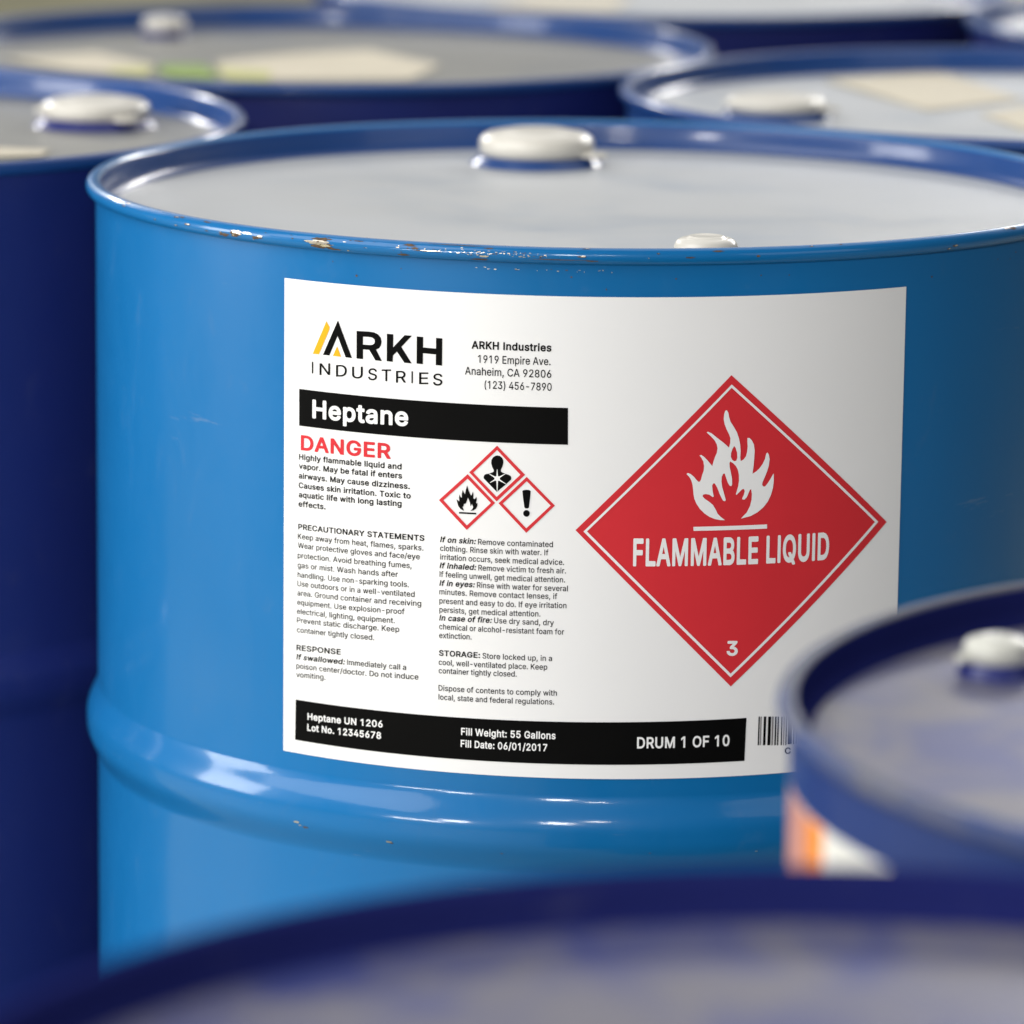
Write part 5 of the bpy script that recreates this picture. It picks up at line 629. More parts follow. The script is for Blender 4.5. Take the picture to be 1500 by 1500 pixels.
PRINTS = {
  'title_bar': [
    ('k', [[-172.55, -85.66, -17.78, -85.84, -17.5, -105.77, -172.47, -105.95]]),
  ],
  'batch_bar': [
    ('k', [[-174.21, -258.84, 82.2, -256.83, 81.56, -280.76, -174.59, -281.65]]),
  ],
  'company_logo': [
    ('y', [[-154.9, -46.94, -152.78, -50.02, -152.96, -51.24, -159.64, -65.52, -163.68, -65.53]]),
    ('y', [[-148.05, -59.97, -145.5, -65.53, -150.67, -65.5]]),
    ('k', [[-147.62, -45.86, -138.8, -65.59, -142.7, -65.61, -147.82, -54.33, -152.95, -65.44, -157.05, -65.5]]),
    ('k', [[-136.07, -50.6, -128.55, -50.38, -125.54, -50.58, -123.15, -51.48, -121.59, -53.1, -121.04, -55.23, -121.45, -57.32, -122.5, -58.93, -124.29, -59.83, -120.79, -65.75, -124.6, -65.73, -128.36, -60.31, -132.11, -60.35, -132.13, -65.63, -136.04, -65.58], [-132.15, -53.38, -128.53, -53.31, -126.6, -53.49, -125.4, -54.26, -125.03, -55.43, -125.38, -56.65, -126.4, -57.38, -128.2, -57.63, -132.19, -57.74]]),
    ('k', [[-117.94, -50.71, -114.18, -50.76, -114.25, -57.87, -107.6, -50.78, -103.45, -50.77, -109.47, -57.26, -103.44, -65.79, -107.66, -65.7, -112.01, -59.99, -114.33, -62.33, -114.42, -65.7, -117.95, -65.64]]),
    ('k', [[-100.64, -50.97, -97.04, -51.06, -97.05, -56.69, -89.74, -56.88, -89.74, -51.09, -86.25, -51.16, -86.28, -65.87, -89.77, -65.76, -89.77, -60.02, -97.08, -59.83, -97.09, -65.74, -100.63, -65.7]]),
  ],
  'flammable_placard': [
    ('r', [[69.67, -68.42, 165.26, -154.58, 72.91, -238.92, -12.84, -152.06]]),
    ('W', [[69.89, -73.44, 159.53, -153.92, 72.65, -233.76, -8.56, -152.72], [69.89, -75.22, 157.31, -153.79, 72.65, -231.79, -6.7, -152.62]]),
    ('W', [[50.38, -150.29, 91.46, -150.44, 91.52, -152.73, 50.57, -152.49]]),
    ('W', [[67.77, -147.14, 65.14, -147, 62.1, -146.31, 59.06, -145.03, 56.27, -143.06, 53.72, -140.52, 51.83, -137.74, 50.63, -134.99, 50.13, -132.5, 49.89, -130.01, 49.54, -127.53, 48.8, -125.04, 47.77, -123.13, 46.15, -121.42, 46.88, -120.84, 48.38, -121.46, 50.05, -122.88, 51.57, -124.7, 52.59, -125.71, 53.43, -125.73, 54.06, -124.65, 54.61, -122.19, 55.46, -119.73, 55.61, -117.26, 55.16, -114.78, 54.03, -112.77, 53.01, -111.52, 53.89, -111.19, 55.66, -112.42, 57.7, -114.59, 60.11, -117.38, 60.71, -114.92, 61.51, -112.46, 62.47, -110.26, 62.82, -107.8, 62.28, -105.56, 60.98, -103.3, 58.93, -101.13, 56.64, -99.1, 57.38, -98.62, 59.4, -99.66, 61.95, -101.7, 64.24, -103.54, 66.29, -105.08, 69.12, -107.64, 69.72, -105.29, 69.77, -102.57, 68.96, -100.32, 67.65, -97.81, 66.48, -95.06, 65.87, -92.08, 66.06, -89.37, 66.68, -87.52, 67.53, -87.34, 68.36, -88.7, 68.76, -90.93, 69.68, -93.67, 71.4, -96.2, 73.35, -99.47, 74.59, -102.97, 75.33, -106.46, 75.61, -109.94, 75.48, -113.4, 75.77, -115.19, 77.39, -114.36, 78.63, -112.77, 79.2, -110.56, 79.54, -107.61, 79.27, -104.63, 79.33, -102.75, 80.46, -102.79, 81.77, -104.13, 83.01, -106.5, 83.49, -109.74, 83.37, -113.7, 83.1, -117.66, 82.54, -122.35, 84.47, -121.29, 86.5, -119.54, 88.26, -117.13, 89.49, -114.46, 90.06, -111.76, 90.72, -111.14, 91.63, -112.32, 92.11, -114.83, 91.76, -118.04, 90.8, -121.47, 89.47, -124.64, 88.34, -127.32, 88.16, -128.7, 88.8, -129.58, 89.85, -129.63, 91.11, -128.19, 92.63, -126.03, 94.14, -123.37, 94.64, -122.75, 94.74, -126.63, 94.36, -130.59, 93.35, -134.27, 91.6, -137.92, 89.07, -141.04, 85.76, -143.62, 81.92, -145.45, 76.56, -146.62, 77.31, -145.85, 79.82, -143.36, 81.54, -139.95, 82.34, -136.5, 82.48, -133.53, 82.01, -130.77, 81.34, -130.99, 80.61, -132.7, 79.54, -135.14, 78.38, -136.24, 77.1, -136.09, 77.18, -135.3, 77.96, -133.59, 78.43, -131.62, 77.9, -130.46, 76.98, -130.57, 75.72, -131.66, 73.88, -133.58, 73.46, -133.17, 74.03, -131.2, 74.69, -128.75, 75.04, -125.78, 74.97, -122.8, 74.3, -119.8, 73.13, -117.78, 71.57, -116.14, 69.93, -115.19, 69.55, -116.17, 69.69, -118.16, 70.41, -121.15, 71.15, -124.65, 71.31, -127.63, 70.83, -128.71, 69.81, -128.32, 68.76, -126.55, 67.79, -123.79, 67.04, -121.64, 66.23, -121.76, 65.41, -123.47, 65.31, -125.95, 65.77, -128.94, 66.75, -132.19, 67.94, -136.06, 67.56, -136.84, 66.43, -136.41, 65.49, -134.89, 64.33, -132.37, 63.01, -129.1, 61.61, -126.83, 60.7, -126.9, 60.22, -128.03, 60.53, -130.77, 61.25, -134.01, 60.75, -134.35, 58.82, -132.95, 56.81, -132.5, 55.32, -132.86, 55.14, -133.85, 56.36, -135.12, 58.9, -136.93, 60.94, -138.72, 62.5, -141.25, 63.56, -143.52, 65.36, -145.32], [71.98, -106.84, 72.82, -107.96, 73.69, -110.61, 73.85, -113.34, 73.33, -114.91, 72.16, -115.17, 71.03, -114.34, 70.24, -112.72, 70.29, -110.75, 71.01, -108.54]]),
  ],
  'health_hazard_diamond': [
    ('r', [[-55.52, -107.56, -40.21, -122.74, -55.42, -137.92, -70.62, -122.85], [-55.49, -109.94, -42.76, -122.84, -55.45, -135.44, -68.36, -122.87]]),
    ('k', [[-55.29, -132.78, -62.63, -125.71, -62.64, -124.67, -62.2, -123.75, -61.31, -123.26, -59.96, -123.04, -58.03, -122.26, -57.2, -121.72, -57.21, -120.83, -58.07, -119.23, -58.63, -117.18, -58.47, -115.39, -57.68, -114.02, -56.5, -113.16, -55.31, -112.87, -53.97, -113.1, -52.77, -114, -52.1, -115.24, -52, -116.87, -52.57, -118.97, -53.35, -120.64, -53.28, -121.53, -52.38, -122.08, -50.3, -122.79, -48.81, -123.2, -47.92, -123.82, -47.61, -124.84, -47.75, -125.74, -50.82, -128.7, -53.17, -130.74]]),
    ('w', [[-54.76, -124.48, -55.17, -120.34, -55.4, -120.35, -55.71, -124.53]]),
    ('w', [[-55.69, -126.31, -55.27, -132.54, -55.03, -132.52, -54.74, -126.27]]),
    ('w', [[-55.79, -124.59, -59.45, -123.05, -59.57, -123.26, -56.22, -125.38]]),
    ('w', [[-54.23, -125.29, -50.7, -122.69, -50.82, -122.49, -54.69, -124.54]]),
    ('w', [[-56.22, -125.5, -59.13, -127.71, -59.01, -127.91, -55.77, -126.25]]),
    ('w', [[-54.7, -126.22, -50.6, -128.2, -50.48, -127.99, -54.23, -125.44]]),
    ('w', [[-53.74, -125.33, -53.88, -125.98, -54.29, -126.51, -54.88, -126.83, -55.54, -126.86, -56.14, -126.6, -56.56, -126.11, -56.72, -125.47, -56.58, -124.82, -56.17, -124.28, -55.57, -123.96, -54.91, -123.93, -54.31, -124.19, -53.9, -124.69]]),
  ],
  'flame_diamond': [
    ('r', [[-71.47, -123.89, -56.21, -138.8, -71.66, -154.37, -87.34, -139.05], [-71.44, -126.37, -58.55, -138.92, -71.59, -151.87, -84.82, -138.98]]),
    ('k', [[-76.01, -144.78, -66.53, -144.71, -66.52, -145.61, -76, -145.67]]),
    ('k', [[-73.28, -144.01, -75.21, -143.14, -76.44, -141.57, -77.07, -139.62, -77.44, -138, -76.58, -138.59, -75.86, -139.1, -76.08, -137.07, -75.9, -135.12, -75.28, -136.53, -74.57, -137.03, -74.59, -134.74, -74.1, -132.63, -73.38, -134.18, -72.77, -134.93, -72.39, -132.63, -71.66, -130, -70.98, -132.3, -69.95, -134.72, -69.34, -135.43, -68.84, -134.51, -68.46, -133.19, -68.14, -134.62, -68.22, -136.76, -67.71, -137.32, -67.06, -136.89, -66.57, -135.87, -66.25, -137.49, -66.69, -139.15, -66.48, -139.64, -65.88, -139.31, -65.97, -140.95, -66.75, -142.49, -68, -143.45, -69.75, -143.8, -68.66, -142.74, -68.17, -141.72, -68.53, -140.85, -68.89, -139.87, -69.28, -140.79, -69.68, -141.21, -70, -139.44, -70.57, -137.98, -71.19, -136.63, -71.63, -138.05, -72.12, -139.47, -72.71, -140.2, -73.32, -140.14, -73.51, -141.04, -73.81, -141.91, -74.32, -141.79, -73.7, -142.89]]),
  ],
  'exclamation_diamond': [
    ('r', [[-39.31, -123.84, -24.01, -138.94, -39.18, -154.34, -54.42, -138.86], [-39.28, -126.22, -26.3, -139.01, -39.21, -151.86, -52.09, -138.85]]),
    ('k', [[-41.57, -131.6, -40.84, -131.08, -39.37, -130.88, -37.9, -130.97, -37.11, -131.53, -37.22, -133.92, -37.93, -140.49, -38.51, -140.91, -39.25, -141.03, -39.89, -140.96, -40.38, -140.48, -41.24, -134.57]]),
    ('k', [[-37.45, -143.65, -37.53, -144.22, -37.77, -144.74, -38.16, -145.16, -38.65, -145.44, -39.19, -145.55, -39.74, -145.48, -40.23, -145.24, -40.63, -144.85, -40.89, -144.34, -40.98, -143.78, -40.9, -143.21, -40.66, -142.69, -40.27, -142.27, -39.78, -141.99, -39.24, -141.88, -38.69, -141.95, -38.19, -142.19, -37.8, -142.58, -37.54, -143.08]]),
  ],
  'barcode': [
    ('k', [[89.13, -256.52, 89.89, -256.5, 89.68, -272.44, 88.93, -272.52]]),
    ('g', [[90.27, -256.59, 90.96, -256.57, 90.76, -272.51, 90.07, -272.59]]),
    ('k', [[92.16, -256.71, 93.56, -256.74, 93.36, -272.68, 91.96, -272.71]]),
    ('k', [[94.7, -256.87, 96.48, -256.93, 96.29, -272.88, 94.5, -272.88]]),
    ('g', [[96.99, -257.02, 97.95, -257.03, 97.75, -272.98, 96.8, -273.04]]),
    ('k', [[98.78, -257.14, 99.68, -257.15, 99.48, -273.1, 98.59, -273.16]]),
    ('k', [[100.32, -257.25, 101.09, -257.24, 100.9, -273.21, 100.13, -273.27]]),
    ('k', [[102.51, -257.41, 103.21, -257.4, 103.02, -273.36, 102.32, -273.43]]),
    ('g', [[103.93, -257.51, 104.57, -257.49, 104.38, -273.46, 103.74, -273.54]]),
    ('k', [[105.35, -257.61, 105.99, -257.6, 105.81, -273.57, 105.16, -273.64]]),
    ('k', [[106.58, -257, 108.98, -257, 108.98, -273.2, 106.58, -273.2]]),
    ('k', [[109.78, -257, 110.58, -257, 110.58, -273.2, 109.78, -273.2]]),
    ('k', [[111.38, -257, 112.18, -257, 112.18, -273.2, 111.38, -273.2]]),
    ('k', [[113.98, -257, 116.38, -257, 116.38, -273.2, 113.98, -273.2]]),
    ('k', [[117.58, -257, 118.38, -257, 118.38, -273.2, 117.58, -273.2]]),
    ('k', [[119.18, -257, 120.38, -257, 120.38, -273.2, 119.18, -273.2]]),
    ('k', [[121.58, -257, 123.38, -257, 123.38, -273.2, 121.58, -273.2]]),
    ('k', [[124.58, -257, 125.78, -257, 125.78, -273.2, 124.58, -273.2]]),
    ('k', [[126.58, -257, 128.38, -257, 128.38, -273.2, 126.58, -273.2]]),
    ('k', [[130.18, -257, 130.98, -257, 130.98, -273.2, 130.18, -273.2]]),
    ('k', [[131.78, -257, 132.98, -257, 132.98, -273.2, 131.78, -273.2]]),
    ('k', [[134.18, -257, 136.58, -257, 136.58, -273.2, 134.18, -273.2]]),
    ('k', [[137.78, -257, 138.98, -257, 138.98, -273.2, 137.78, -273.2]]),
    ('k', [[140.18, -257, 141.98, -257, 141.98, -273.2, 140.18, -273.2]]),
    ('k', [[143.18, -257, 143.98, -257, 143.98, -273.2, 143.18, -273.2]]),
    ('k', [[145.78, -257, 148.18, -257, 148.18, -273.2, 145.78, -273.2]]),
    ('k', [[149.98, -257, 152.38, -257, 152.38, -273.2, 149.98, -273.2]]),
    ('k', [[153.18, -257, 154.38, -257, 154.38, -273.2, 153.18, -273.2]]),
    ('k', [[155.58, -257, 157.38, -257, 157.38, -273.2, 155.58, -273.2]]),
    ('k', [[159.18, -257, 161.58, -257, 161.58, -273.2, 159.18, -273.2]]),
    ('k', [[162.38, -257, 164.78, -257, 164.78, -273.2, 162.38, -273.2]]),
  ],
}

# ------------------------------------------------------------------ the drum
SEG = 256
WALL_TOP = RIM_Z - 0.006
LID_Z = RIM_Z - 0.0172
ROLL_Z = RIM_Z - 0.0042        # centre of the rolled edge


def hoop(zc):
    """Rolling hoop: two soft ridges with a shallow groove between them."""
    pts = []
    for k in range(49):
        t = -1 + 2 * k / 48
        h = 0.0072 * (1 - t * t) ** 1.7 - 0.0005 * math.exp(-(t / 0.22) ** 2)
        pts.append((RB + h, zc + t * 0.0225))
    return pts


def body_mesh():
    bm = bmesh.new()
    prof = [(RB - 0.004, 0.006), (RB + 0.0040, 0.0), (RB + 0.0056, 0.006), (RB + 0.003, 0.012), (RB, 0.017)]
    for zc in (RIM_Z - 0.321 - 0.275, RIM_Z - 0.321):
        z_prev = prof[-1][1]
        for k in range(1, 7):
            prof.append((RB, z_prev + (zc - 0.0225 - z_prev) * k / 7))
        prof += hoop(zc)
    z_prev = prof[-1][1]
    for k in range(1, 9):
        prof.append((RB, z_prev + (WALL_TOP - 0.007 - z_prev) * k / 8))
    prof += [(RB, WALL_TOP)]
    lathe(bm, prof, SEG)
    return bm


def worn_body_mesh():
    """The labelled drum's wall with a few flakes knocked off the hoop and under the rim."""
    bm = body_mesh()
    rnd = random.Random(5)
    spots = [(-0.578, -0.3262, 1.9, 0.6, 2), (-0.570, -0.3278, 1.0, 0.4, 2), (-0.558, -0.3286, 1.8, 0.5, 1), (-0.385, -0.3300, 1.8, 0.5, 2), (-0.380, -0.3306, 1.2, 0.4, 1),
             (0.10, -0.3290, 0.8, 0.3, 1), (-0.17, -0.3312, 1.0, 0.3, 1), (0.30, -0.3305, 0.8, 0.3, 2)]
    spots += [(rnd.uniform(-0.25, 0.02), -0.0118 - rnd.random() * 0.0012, rnd.uniform(0.2, 0.9), rnd.uniform(0.15, 0.35), 2 if rnd.random() < 0.8 else 1) for _ in range(20)]
    spots += [(rnd.uniform(-0.6, 0.9), rnd.uniform(-0.0235, -0.0135), rnd.uniform(0.3, 0.8), rnd.uniform(0.3, 0.6), 1) for _ in range(12)]
    for a, z, w, hgt, mat in spots:
        n = 11
        ring = []
        for k in range(n):
            q = 0.6 + 0.6 * rnd.random()
            u, v = a + q * w * 0.001 * math.cos(2 * PI * k / n) / RB, z + q * hgt * 0.001 * math.sin(2 * PI * k / n)
            t = (v + 0.321) / 0.0225
            rr = RB + 0.00012 + (0.0072 * (1 - t * t) ** 1.7 - 0.0005 * math.exp(-(t / 0.22) ** 2) if abs(t) < 1 else 0.0)
            ring.append(bm.verts.new((rr * math.sin(u), -rr * math.cos(u), RIM_Z + v)))
        f = bm.faces.new(ring)
        f.material_index = mat
    return bm


RIM_C, RIM_A, RIM_B = S - 0.0044, 0.0044, 0.0045


def chip(bm, rnd, a, phi, da, dphi, mat, lift, n=22):
    """Ragged flake on the rim: a = angle round the drum, phi = angle over the rolled edge."""
    def P(u, v):
        ph = phi + v
        r = RIM_C + (RIM_A + lift) * math.cos(ph)
        return (r * math.sin(a + u), -r * math.cos(a + u), ROLL_Z + (RIM_B + lift) * math.sin(ph))
    rings = []
    rad = [0.55 + 0.6 * rnd.random() for _ in range(n)]
    for q in (0.0, 0.4, 0.75, 1.0):
        if q == 0:
            rings.append([bm.verts.new(P(0, 0))])
        else:
            rings.append([bm.verts.new(P(q * rad[k] * da * math.cos(2 * PI * k / n), q * rad[k] * dphi * math.sin(2 * PI * k / n))) for k in range(n)])
    for A, B in zip(rings, rings[1:]):
        for k in range(n):
            j = (k + 1) % n
            f = bm.faces.new((A[0], B[k], B[j]) if len(A) == 1 else (A[k], B[k], B[j], A[j]))
            f.material_index = mat


def rim_mesh(worn):
    bm = bmesh.new()
    # rolled edge, then the inner wall down to the lid
    prof = arc(RIM_C, ROLL_Z, RIM_A, RIM_B, -120, 160, 22)
    inner = RIM_C - RIM_A
    prof += [(inner - 0.0004, ROLL_Z - 0.003), (inner - 0.0008, LID_Z + 0.006), (inner - 0.0016, LID_Z + 0.0028),
             (inner - 0.0035, LID_Z + 0.0007), (inner - 0.0062, LID_Z)]
    lathe(bm, prof, SEG)
    bm.faces.ensure_lookup_table()
    for f in bm.faces:                       # the chime's inner wall has its own slot; darker blue on the labelled drum
        c = f.calc_center_median()
        if math.hypot(c.x, c.y) < RIM_C - 0.3 * RIM_A and c.z < ROLL_Z + 0.0025:
            f.material_index = 3 if worn else 1
    if worn:
        rnd = random.Random(11)
        # flakes knocked off the near edge: angle, height on the roll (deg), half sizes, kind
        for a, ph, da, dph, kind in (
                (-0.760, -20, 0.016, 14, 'r'), (-0.728, 0, 0.017, 24, 'r'), (-0.726, 12, 0.013, 13, 'm'), (-0.700, 14, 0.013, 8, 'm'),
                (-0.676, -8, 0.014, 12, 'r'), (-0.668, 2, 0.008, 7, 'm'),
                (-0.532, 30, 0.024, 16, 'r'), (-0.530, -14, 0.024, 22, 'r'), (-0.538, 6, 0.026, 17, 'm'), (-0.522, -12, 0.012, 10, 'm'),
                (-0.505, -34, 0.016, 9, 'r'),
                (-0.354, 38, 0.014, 12, 'r'), (-0.342, 18, 0.008, 9, 'r'), (-0.365, -34, 0.012, 9, 'r'),
                (-0.320, 4, 0.030, 5, 'r'), (-0.312, 7, 0.020, 3, 'm'), (-0.222, -38, 0.018, 9, 'r'), (-0.214, -12, 0.010, 8, 'm'),
                (-0.258, 60, 0.060, 4, 'r'), (-0.205, 44, 0.010, 6, 'r'), (-0.075, -20, 0.060, 4, 'r'), (-0.020, -26, 0.012, 5, 'r'),
                (-0.455, 40, 0.012, 4, 'r'), (0.866, 55, 0.012, 14, 'r'), (0.850, 62, 0.010, 8, 'm')):
            chip(bm, rnd, a, R(ph), da, R(dph), 1 if kind == 'r' else 2, 0.00010 if kind == 'r' else 0.00022)
        for _ in range(34):
            a, ph = rnd.choice((rnd.uniform(-1.25, -0.75), rnd.uniform(-0.05, 1.15), rnd.uniform(1.9, 4.4))), rnd.gauss(25, 30)
            w = rnd.uniform(0.003, 0.013)
            chip(bm, rnd, a, R(ph), w, R(rnd.uniform(3, 10)), 1, 0.00010)
            if rnd.random() < 0.6:
                chip(bm, rnd, a + 0.2 * w, R(ph + 3), w * 0.55, R(rnd.uniform(2, 6)), 2, 0.00022)
        for _ in range(70):
            chip(bm, rnd, rnd.uniform(-0.30, -0.10), R(rnd.gauss(8, 9)), rnd.uniform(0.0008, 0.0035), R(rnd.uniform(1, 4)), 2 if rnd.random() < 0.75 else 1, 0.0003, 7)
        for _ in range(40):
            chip(bm, rnd, rnd.uniform(-0.80, 0.10), R(rnd.gauss(10, 25)), rnd.uniform(0.0008, 0.004), R(rnd.uniform(1, 5)), 1 if rnd.random() < 0.6 else 2, 0.0003, 7)
    return bm


def lid_mesh():
    bm = bmesh.new()
    r0 = RIM_C - RIM_A - 0.0062
    prof = [(r0, LID_Z), (r0 - 0.010, LID_Z - 0.0004), (r0 - 0.018, LID_Z - 0.0010), (r0 - 0.030, LID_Z - 0.0014),
            (r0 - 0.080, LID_Z - 0.0016), (0.10, LID_Z - 0.0010), (0.0, LID_Z - 0.0008)]
    lathe(bm, prof, SEG)
    return bm


def bung(parent, x, y, rad, paint_mat, cap_mat, turn, names=('bung_flange', 'bung_cap'), high=1.0):
    z = LID_Z - 0.0014
    bm = bmesh.new()
    k = rad / 0.0365
    # octagon-ish crimped steel flange
    lathe(bm, [(rad * 1.16, z), (rad * 1.12, z + 0.0014), (rad * 1.06, z + 0.0030), (rad * 1.02, z + 0.0050),
               (rad * 0.96, z + 0.0058), (rad * 0.70, z + 0.0058)], 64, x, y)
    obj(names[0], bm, paint_mat, parent)
    bm = bmesh.new()
    h = 0.0140 * high
    b = z + 0.0052
    prof = [(rad * 0.70, b), (rad * 0.90, b + 0.0001), (rad * 0.97, b + 0.0012)]
    prof += [(rad * (0.60 + 0.40 * math.cos(R(v)) ** 0.75), b + h * (0.42 + 0.50 * math.sin(R(v)) ** 0.9)) for v in (0, 10, 20, 32, 45, 58, 70, 80)]
    prof += [(rad * 0.60, b + h * 0.925), (rad * 0.54, b + h * 0.99), (rad * 0.50, b + h), (rad * 0.45, b + h * 0.985), (0.0, b + h * 0.98)]
    lathe(bm, prof, 64, x, y)
    cap = obj(names[1], bm, cap_mat, parent)
    for da in ((0.0, 2.75) if rad > 0.03 else (0.0,)):
        bm = bmesh.new()
        a = turn + da
        ux, uy = math.cos(a), math.sin(a)
        vx, vy = -uy, ux
        w = 0.0085 * k
        ring_lo, ring_hi = [], []
        for u, v in ((0.94, -w), (1.20, -w * 0.9), (1.30, -w * 0.4), (1.30, w * 0.4), (1.20, w * 0.9), (0.94, w)):
            X, Y = x + ux * rad * u + vx * v, y + uy * rad * u + vy * v
            ring_lo.append(bm.verts.new((X, Y, b + 0.0014)))
            ring_hi.append(bm.verts.new((X, Y, b + 0.0038)))
        bm.faces.new(ring_hi)
        bm.faces.new(ring_lo[::-1])
        for i in range(6):
            j = (i + 1) % 6
            bm.faces.new((ring_lo[i], ring_lo[j], ring_hi[j], ring_hi[i]))
        obj('pull_tab', bm, cap_mat, cap, smooth=False)
    return cap


def lid_sheet(name, parent, pts, mat, lift=0.0006):
    """A sheet of paper lying on the lid, with a thickness and softly wavy edges; pts in mm from the drum's axis."""
    bm = bmesh.new()
    P = [Vector((x / 1000, y / 1000, 0)) for x, y in pts]
    area2 = sum(P[i].x * P[(i + 1) % len(P)].y - P[(i + 1) % len(P)].x * P[i].y for i in range(len(P)))
    if area2 < 0:
        P.reverse()
    z0, z1 = LID_Z - 0.0008 + lift, LID_Z - 0.0004 + lift
    lo = [bm.verts.new((p.x, p.y, z0)) for p in P]
    hi = [bm.verts.new((p.x, p.y, z1)) for p in P]
    bm.faces.new(hi)
    bm.faces.new(lo[::-1])
    for i in range(len(P)):
        j = (i + 1) % len(P)
        bm.faces.new((lo[i], lo[j], hi[j], hi[i]))
    return obj(name, bm, mat, parent, smooth=False)


SHARED = {}


def shared(key, bm_maker, mats):
    if key not in SHARED:
        me = bpy.data.meshes.new(key)
        bm = bm_maker()
        bm.to_mesh(me)
        bm.free()
        for m in mats:
            me.materials.append(m)
        me.polygons.foreach_set('use_smooth', [True] * len(me.polygons))
        me.update()
        SHARED[key] = me
    return SHARED[key]


def part(name, me, parent, mat=None, mat2=None):
    o = bpy.data.objects.new(name, me)
    col.objects.link(o)
    o.parent = parent
    if mat:
        o.material_slots[0].link = 'OBJECT'
        o.material_slots[0].material = mat
    if mat2:
        o.material_slots[1].link = 'OBJECT'
        o.material_slots[1].material = mat2
    return o


def drum(X, Y, base, paint_mat, lid_mat, label, worn=False, rim_mat=None, inner_mat=None):
    d = bpy.data.objects.new('steel_drum', None)
    col.objects.link(d)
    d.location = (X * S, Y * S, base)
    d['label'] = label
    d['category'] = 'drum'
    d['group'] = 'blue steel drums standing close together'
    if worn:
        part('body', shared('worn_drum_body', worn_body_mesh, [BRIGHT, RUST, BARE]), d, paint_mat)
    else:
        part('body', shared('drum_body', body_mesh, [NAVY]), d, paint_mat)
    if worn:
        part('rim', shared('worn_drum_rim', lambda: rim_mesh(True), [BRIGHT, RUST, BARE, MID]), d, paint_mat)
    else:
        part('rim', shared('drum_rim', lambda: rim_mesh(False), [NAVY, MID]), d, rim_mat or MID, inner_mat or MID)
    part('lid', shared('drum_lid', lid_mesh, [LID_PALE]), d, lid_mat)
    return d


# ------------------------------------------------------------------ ground
bm = bmesh.new()
v = [bm.verts.new(p) for p in ((-30, -12, 0), (30, -12, 0), (30, 60, 0), (-30, 60, 0))]
bm.faces.new(v)
floor = obj('floor', bm, CONCRETE, smooth=False)
floor['kind'] = 'structure'
bm = bmesh.new()
bmesh.ops.create_cube(bm, size=1.0)
for vv in bm.verts:
    vv.co = Vector((vv.co.x * 8.0, vv.co.y * 3.0 + 7.85 * S + 1.5, PLAT * (vv.co.z + 0.5) + (0.002 if vv.co.z < 0 else 0)))
slab = obj('raised_slab', bm, CONCRETE, smooth=False)
slab['kind'] = 'structure'

# ------------------------------------------------------------------ the labelled drum
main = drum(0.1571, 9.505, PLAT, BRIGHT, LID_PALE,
            'bright blue steel drum wearing the big white hazard label with a red diamond', worn=True)
bung(main, -0.034, 0.2160, 0.0365, MID, CREAM, R(-25), high=1.18)
bung(main, 0.0562, -0.2380, 0.0175, MID, CREAM, R(60), ('vent_flange', 'vent_cap'), 0.95)
label = wall_sheet('label', main, -182.8, 174.4, -289.0, -26.0, LABEL_WHITE, LIFT[0])


def polys_of(n):
    return [(c, [pairs(L) for L in loops]) for c, loops in PRINTS[n]]


def lines_of(n):
    return [l for l in LINES if l[0] == n]


print_block('company_logo', label, polys_of('company_logo'), lines_of('company_logo'), 'ky')
print_block('company_address', label, (), lines_of('company_address'), 'k')
print_block('title_bar', label, polys_of('title_bar'), lines_of('title_text'), 'kw')
print_block('danger_word', label, (), lines_of('danger_word'), 'r')
for n in ('hazard_statement', 'precautionary_text', 'response_text', 'first_aid_text', 'storage_text'):
    print_block(n, label, (), lines_of(n), 'k')
for n in ('health_hazard_diamond', 'flame_diamond', 'exclamation_diamond'):
    print_block(n, label, polys_of(n), (), 'rkw')
print_block('flammable_placard', label, polys_of('flammable_placard'), lines_of('flammable_placard'), 'rW')
print_block('batch_bar', label, polys_of('batch_bar'), lines_of('batch_text'), 'kw')
print_block('barcode', label, polys_of('barcode'), lines_of('barcode'), 'kg')

# ------------------------------------------------------------------ the drums around it
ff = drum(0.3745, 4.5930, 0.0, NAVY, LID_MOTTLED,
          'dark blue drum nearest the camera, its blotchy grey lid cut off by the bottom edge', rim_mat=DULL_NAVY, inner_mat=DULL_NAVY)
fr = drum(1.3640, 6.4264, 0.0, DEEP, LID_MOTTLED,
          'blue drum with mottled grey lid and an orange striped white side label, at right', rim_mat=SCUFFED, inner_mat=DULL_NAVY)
bung(fr, -0.1960, 0.136, 0.0150, NAVY, WHITE_CAP, R(200), ('vent_flange', 'vent_cap'), 0.80)
side = wall_sheet('side_label', fr, -455.0, -322.0, -150.0, -33.0, LABEL_WHITE, LIFT[0])
wall_sheet('orange_stripe', side, -408.0, -384.5, -149.0, -33.5, INK_ORANGE, LIFT[1])
wall_sheet('pink_margin', side, -454.5, -408.5, -149.0, -33.5, INK_PINK, LIFT[1])
bm = bmesh.new()
pts = [(-352 + 30 * math.cos(2 * PI * k / 40), -33.6 + 26 * min(0.0, math.sin(2 * PI * k / 40))) for k in range(20, 41)]
flat_fill(bm, [pts], 0)
cut_columns(bm, 4.0)
bm2 = bmesh.new()
merge_wrapped(bm2, bm, LIFT[1])
bm.free()
obj('pale_roundel', bm2, INK_PALE, side)

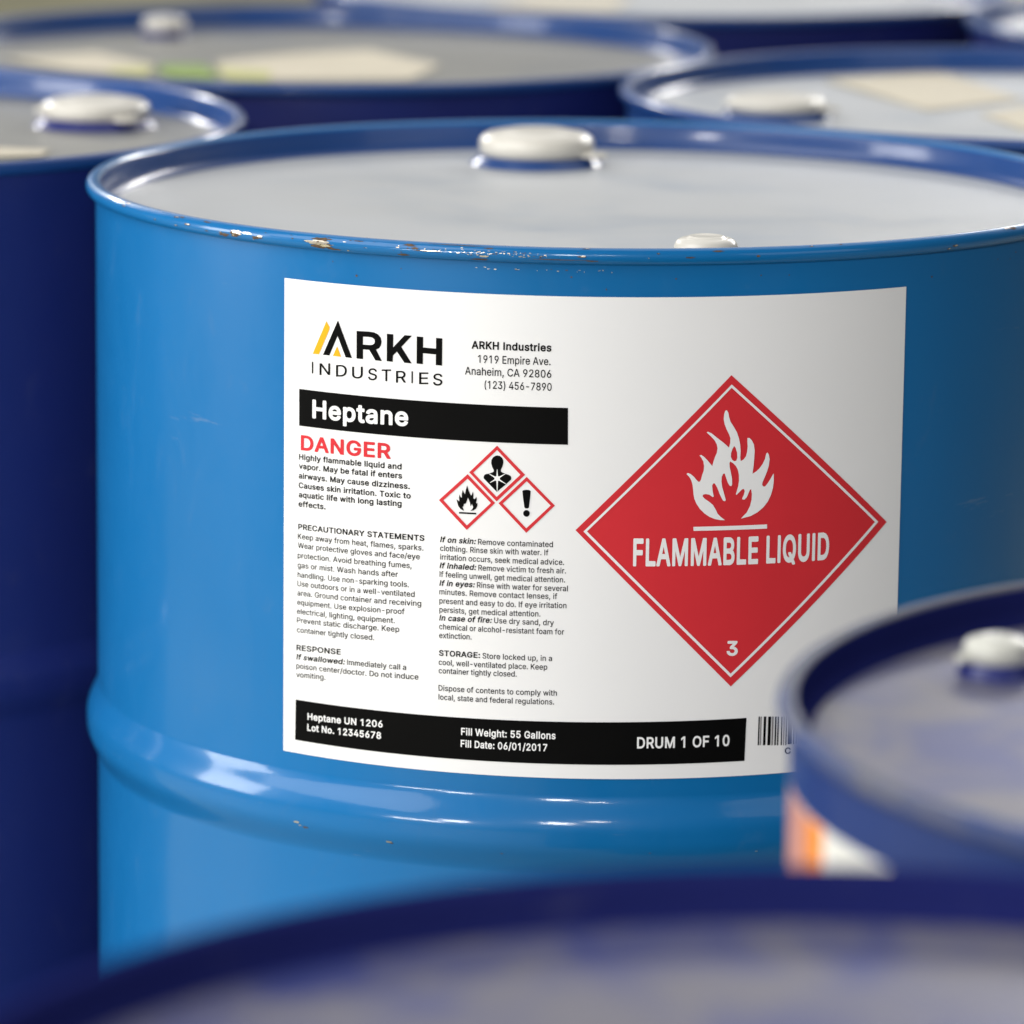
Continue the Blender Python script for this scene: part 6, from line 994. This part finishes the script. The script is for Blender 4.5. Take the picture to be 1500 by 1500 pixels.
bl = drum(-1.5850, 10.4572, PLAT, NAVY, LID_GREY,
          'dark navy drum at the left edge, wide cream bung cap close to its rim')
bung(bl, 0.192, 0.108, 0.0365, NAVY, CREAM, R(150))
lid_sheet('paper_slip', bl, [(116, -23), (176, -39), (173, -68), (123, -90)], PAPER_CREAM)

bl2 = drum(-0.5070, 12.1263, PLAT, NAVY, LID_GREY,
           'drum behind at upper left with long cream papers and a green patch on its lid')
bung(bl2, -0.1269, 0.2120, 0.0175, NAVY, CREAM, R(100), ('vent_flange', 'vent_cap'), 0.78)
lid_sheet('paper_sheet', bl2, [(-234, 17), (-170, 74), (-118, -14), (-119, -90), (-173, -59)], PAPER_CREAM)
lid_sheet('paper_sheet', bl2, [(-74, 15), (-19, 82), (37, 114), (94, 10), (73, -97), (-58, -112)], PAPER_CREAM)
lid_sheet('green_slip', bl2, [(-112, -14), (-82, -10), (-72, -60), (-66, -108), (-100, -98), (-114, -60)], GREEN_INK, 0.0008)
lid_sheet('yellow_slip', bl2, [(-150, -50), (-119, -24), (-118, -92), (-146, -74)], YELLOW_INK_PAPER, 0.0008)
lid_sheet('yellow_slip', bl2, [(-74, -28), (-30, -50), (-28, -116), (-58, -112)], YELLOW_INK_PAPER, 0.0008)

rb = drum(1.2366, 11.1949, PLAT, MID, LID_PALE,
          'blue drum behind at upper right, cream paper laid cornerwise on its lid')
bung(rb, -0.1913, -0.020, 0.0345, MID, CREAM, R(-20), high=0.8)
lid_sheet('paper_sheet', rb, [(-144, 216), (-55, 290), (-9, 99), (-84, 23)], PAPER_CREAM)
lid_sheet('paper_slip', rb, [(-49, 6), (-3, 66), (-1, -97), (-28, -88)], PAPER_CREAM)

fb = drum(0.4000, 13.9000, PLAT, NAVY, LID_PALE,
          'farthest drum in the middle of the top edge, one cream paper on its lid')
lid_sheet('paper_sheet', fb, [(-150, -61), (-105, 58), (-20, 75), (-38, -58)], PAPER_CREAM)

frb = drum(2.2000, 13.0000, PLAT, NAVY, LID_PALE,
           'dark drum in the top right corner showing only a bit of rim and lid')
